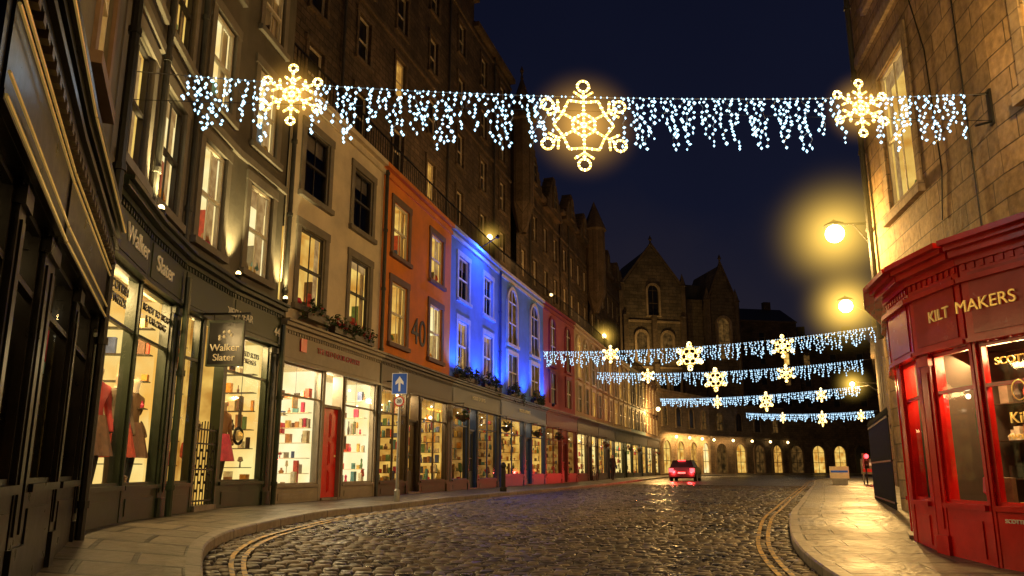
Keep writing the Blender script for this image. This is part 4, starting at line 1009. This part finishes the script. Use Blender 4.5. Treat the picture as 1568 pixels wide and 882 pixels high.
# ---- figures
def figure(name,x,y,z,face,h,cols,parent=None,stride=.12):
    k=h/1.75
    vs=[(0,0,.95),(0,.0,1.15),(0,.0,1.38),(0,.01,1.5),(0,.02,1.62),(0,.02,1.70),
        (.10,0,.90),(.11,stride,.50),(.11,stride*.6,.09),(.11,stride+.12,.03),
        (-.10,0,.90),(-.11,-stride*.3,.50),(-.11,-stride*1.2,.09),(-.11,-stride*1.2+.14,.03),
        (.19,0,1.40),(.25,-.02,1.13),(.24,.10,.90),(.235,.13,.80),
        (-.19,0,1.40),(-.25,-.02,1.13),(-.24,.08,.90),(-.235,.11,.80)]
    es=[(0,1),(1,2),(2,3),(3,4),(4,5),(0,6),(6,7),(7,8),(8,9),(0,10),(10,11),(11,12),(12,13),(2,14),(14,15),(15,16),(16,17),(2,18),(18,19),(19,20),(20,21)]
    rad=[.15,.13,.155,.055,.095,.075,.095,.065,.045,.04,.095,.065,.045,.04,.065,.05,.035,.03,.065,.05,.035,.03]
    me=bpy.data.meshes.new(name); me.from_pydata([(a*k,c*k,d*k) for a,c,d in vs],es,[])
    o=bpy.data.objects.new(name,me); scene.collection.objects.link(o)
    o.modifiers.new('Skin','SKIN')
    sv=me.skin_vertices[0].data
    for i,r_ in enumerate(rad): sv[i].radius=(r_*k,r_*k*(.72 if i in(0,1,2) else 1))
    sv[0].use_root=True
    o.modifiers.new('Sub','SUBSURF').levels=1; o.modifiers['Sub'].render_levels=2
    mn='clothing_'+name+str(len(M)); m,nt=newmat(mn); L=nt.links
    out=N(nt,'ShaderNodeOutputMaterial'); bs=N(nt,'ShaderNodeBsdfPrincipled'); tc=N(nt,'ShaderNodeTexCoord'); sx=N(nt,'ShaderNodeSeparateXYZ'); L.new(tc.outputs['Object'],sx.inputs[0])
    mp=N(nt,'ShaderNodeMath',operation='DIVIDE'); mp.inputs[1].default_value=1.85*k; L.new(sx.outputs[2],mp.inputs[0])
    r=ramp(nt,mp.outputs[0],[(0,(.02,.02,.02)),(.05,cols[0]),(.44,cols[1]),(.80,cols[2]),(.91,cols[3])]); r.color_ramp.interpolation='CONSTANT'
    L.new(r.outputs[0],bs.inputs[0]); bs.inputs['Roughness'].default_value=.8; L.new(bs.outputs[0],out.inputs[0]); me.materials.append(m)
    o.location=(x,y,z); o.rotation_euler=(0,0,face)
    if parent: o.parent=parent
    return o
skin=(.45,.28,.2)
figure('pedestrian',6.9,50.3,gz(6.9,50.3)+KH,math.radians(200),1.75,[(.015,.015,.02),(.02,.02,.025),skin,(.03,.02,.015)])
for (gi,s,o_,cols) in ((0,.80,-.30,[(.05,.04,.035),(.09,.06,.04)]),(0,1.42,-.32,[(.05,.05,.06),(.45,.05,.05)]),(1,.55,-.30,[(.08,.06,.04),(.15,.11,.07)]),(1,1.18,-.34,[(.03,.04,.06),(.20,.12,.06)]),(3,.85,-.42,[(.03,.03,.03),(.30,.16,.08)])):
    ff=F(gp[gi],gp[gi+1]); p=ff.P(s,0,o_); figure('mannequin',p[0],p[1],.96,math.radians(-90+U(-25,25)),1.74,[cols[0],cols[1],(.55,.42,.3),(.55,.42,.3)],stride=.05)
    # kilt / skirt on the mannequin
    mb=MB(); lathe(mb,p[0],p[1],[(.30,1.45),(.17,1.98)],random.choice(['goods_0','goods_2','goods_6','goods_10']),14); mb.make('kilt')

# ---- car
b=B('car')
cx,cy=12.3,52.0; ang=math.atan2(20.9,7.7) 
dirv=Vector((math.cos(ang),math.sin(ang),0)); zg=gz(cx,cy)
cf=F((cx-dirv.x*2,cy-dirv.y*2),(cx+dirv.x*2,cy+dirv.y*2))
body=[(0.02,.35),(.0,.75),(.08,.95),(1.0,.98),(2.9,.95),(3.8,.80),(4.05,.62),(4.08,.32),(3.6,.2),(.4,.2)]
def loft(mb,prof,ws,mat): prism(mb,cf,[(a,zg+z) for a,z in prof],-ws,ws,mat)
loft(b['body'],body,.86,'car_paint'); loft(b['body'],[(a*.985+.03,z*.94+.03) for a,z in body],.90,'car_paint')
cab=[(.12,.95),(.45,1.43),(2.1,1.47),(3.0,.95)]
g=b['cabin']
q=[cf.P(a,zg+z,.80 if z<1 else .62) for a,z in cab]; q2=[cf.P(a,zg+z,-.80 if z<1 else -.62) for a,z in cab]
g.poly(q,'dark_void'); g.poly(q2,'dark_void')
for i in range(3): g.poly([q[i],q[i+1],q2[i+1],q2[i]],'car_paint' if i==1 else 'dark_void')
for s in (.75,3.3):
    for sg in (-1,1):
        tube(b['wheels'],cf.P(s,zg+.31,sg*.72),cf.P(s,zg+.31,sg*.92),.31,'tyre',18); tube(b['hubs'],cf.P(s,zg+.31,sg*.9),cf.P(s,zg+.31,sg*.93),.17,'grey_metal',12)
for sg in (-1,1):
    box(b['tail_lamps'],cf,-.03,.06,zg+.62,zg+.88,min(sg*.55,sg*.86),max(sg*.55,sg*.86),'tail_red')
    light('tail_light','POINT',cf.P(-.45,zg+.6,sg*.6),180,(1,.03,.03),.08,b.e)
box(b['brake_light'],cf,.30,.36,zg+1.38,zg+1.43,-.25,.25,'tail_red')
box(b['rear_bumper'],cf,-.06,.1,zg+.3,zg+.5,-.85,.85,'black_paint'); box(b['number_plate'],cf,-.075,-.06,zg+.52,zg+.63,-.25,.25,'sign_white')
b.done()
b=B('bicycle'); f=F((4.9,46.5),(5.5,48.2)); z0=gz(5,46)+KH
def ringt(mb,c,r,t): 
    n=18
    for i in range(n):
        a,d=2*math.pi*i/n,2*math.pi*(i+1)/n; tube(mb,f.P(c+r*math.cos(a),z0+.34+r*math.sin(a),.2),f.P(c+r*math.cos(d),z0+.34+r*math.sin(d),.2),t,'black_iron',5)
ringt(b['wheels'],.35,.33,.018); ringt(b['wheels'],1.4,.33,.018)
P3=lambda s,z:f.P(s,z0+z,.2)
for p,q in (((.35,.34),(.75,.34)),((.75,.34),(.62,.85)),((.62,.8),(1.22,.8)),((1.22,.85),(1.4,.34)),((.75,.34),(1.24,.72)),((.35,.34),(.62,.8)),((1.22,.8),(1.2,.98))): tube(b['frame'],P3(*p),P3(*q),.018,'grey_metal',6)
box(b['saddle'],f,.5,.74,z0+.86,z0+.91,.14,.26,'black_paint'); tube(b['handlebar'],f.P(1.2,z0+.98,-.05),f.P(1.2,z0+.98,.45),.015,'black_iron'); b.done()
b=B('roadworks_barrier'); f=F((18.4,38.6),(19.8,38.0)); z0=gz(19,38)+KH
box(b['board'],f,0,1.3,z0+.5,z0+1.3,-.02,.02,'trim_grey'); box(b['stripe'],f,.08,1.22,z0+.62,z0+.78,.02,.03,'sign_red'); box(b['stripe2'],f,.08,1.22,z0+.95,z0+1.1,.02,.03,'sign_white')
for s in (.1,1.2): box(b['legs'],f,s-.03,s+.03,z0,z0+.5,-.25,.25,'grey_metal')
b.done()
b=B('roadworks_barrier'); f=F((16.3,37.6),(17.3,37.2)); box(b['board'],f,0,.9,z0+.3,z0+.9,-.02,.02,'trim_cream'); box(b['stripe'],f,.05,.85,z0+.6,z0+.7,.02,.03,'sign_blue'); box(b['legs'],f,.1,.8,z0,z0+.3,-.2,.2,'grey_metal'); b.done()
b=B('traffic_light'); x,y=17.9,37.0; tube(b['post'],(x,y,z0),(x,y,z0+1.3),.04,'black_iron'); f=F((x-.12,y),(x+.12,y)); box(b['head'],f,0,.24,z0+.8,z0+1.55,-.1,.1,'black_paint')
ball(b['red_lamp'],(x,y-.13,z0+1.4),.11,'tail_red',10,8); ball(b['amber_lamp'],(x,y-.1,z0+1.17),.07,'dark_void',8,6); ball(b['green_lamp'],(x,y-.1,z0+.95),.07,'dark_void',8,6)
light('red_light','POINT',(x,y-.4,z0+1.4),40,(1,.03,.02),.08,b.e); b.done()
mb=MB(); x,y=-2.7,10.0; f=F((x,y),(x+.45,y+.03)); zd=gz(x+.2,y-.15)
box(mb,f,0,.45,zd-.04,zd+.003,-.32,0,'grey_metal')
for i in range(5): box(mb,f,.04+i*.083,.075+i*.083,zd+.0035,zd+.006,-.28,-.04,'black_iron')
mb.make('drain_cover')

# ------------------------------------------------------------ world, moonlight
w=bpy.data.worlds.new('World'); scene.world=w; w.use_nodes=True; nt=w.node_tree; nt.nodes.clear(); L=nt.links
out=N(nt,'ShaderNodeOutputWorld'); sky=N(nt,'ShaderNodeTexSky'); sky.sky_type='NISHITA'; sky.sun_disc=False; sky.sun_elevation=math.radians(-6); sky.sun_rotation=math.radians(20)
bg=N(nt,'ShaderNodeBackground'); bg.inputs[1].default_value=.03; L.new(sky.outputs[0],bg.inputs[0])
tc=N(nt,'ShaderNodeTexCoord'); sx=N(nt,'ShaderNodeSeparateXYZ'); L.new(tc.outputs['Generated'],sx.inputs[0])
ns=N(nt,'ShaderNodeTexNoise'); ns.inputs['Scale'].default_value=2.6; ns.inputs['Detail'].default_value=6; L.new(tc.outputs['Generated'],ns.inputs['Vector'])
ad=N(nt,'ShaderNodeMath',operation='MULTIPLY_ADD'); ad.inputs[1].default_value=.38; L.new(ns.outputs[0],ad.inputs[0]); L.new(sx.outputs[2],ad.inputs[2])
r=ramp(nt,ad.outputs[0],[(.15,(.032,.023,.022)),(.38,(.014,.012,.020)),(.56,(.0058,.0070,.019)),(.95,(.003,.004,.012))])
bg2=N(nt,'ShaderNodeBackground'); L.new(r.outputs[0],bg2.inputs[0]); bg2.inputs[1].default_value=1
asd=N(nt,'ShaderNodeAddShader'); L.new(bg.outputs[0],asd.inputs[0]); L.new(bg2.outputs[0],asd.inputs[1]); L.new(asd.outputs[0],out.inputs[0])
sun=bpy.data.lights.new('moonlight','SUN'); sun.energy=.012; sun.angle=math.radians(.5); sun.color=(1,.85,.7); so=bpy.data.objects.new('moonlight',sun); scene.collection.objects.link(so); so.rotation_euler=(math.radians(50),0,math.radians(-30))

cam=bpy.data.cameras.new('camera'); co=bpy.data.objects.new('camera',cam); scene.collection.objects.link(co); scene.camera=co
cam.sensor_width=36; cam.lens=36*1100/1568; cam.shift_y=61/1568; cam.clip_end=3000; cam.clip_start=.05
co.location=(0,0,CZ); co.rotation_euler=(math.radians(90+11.31),0,0)
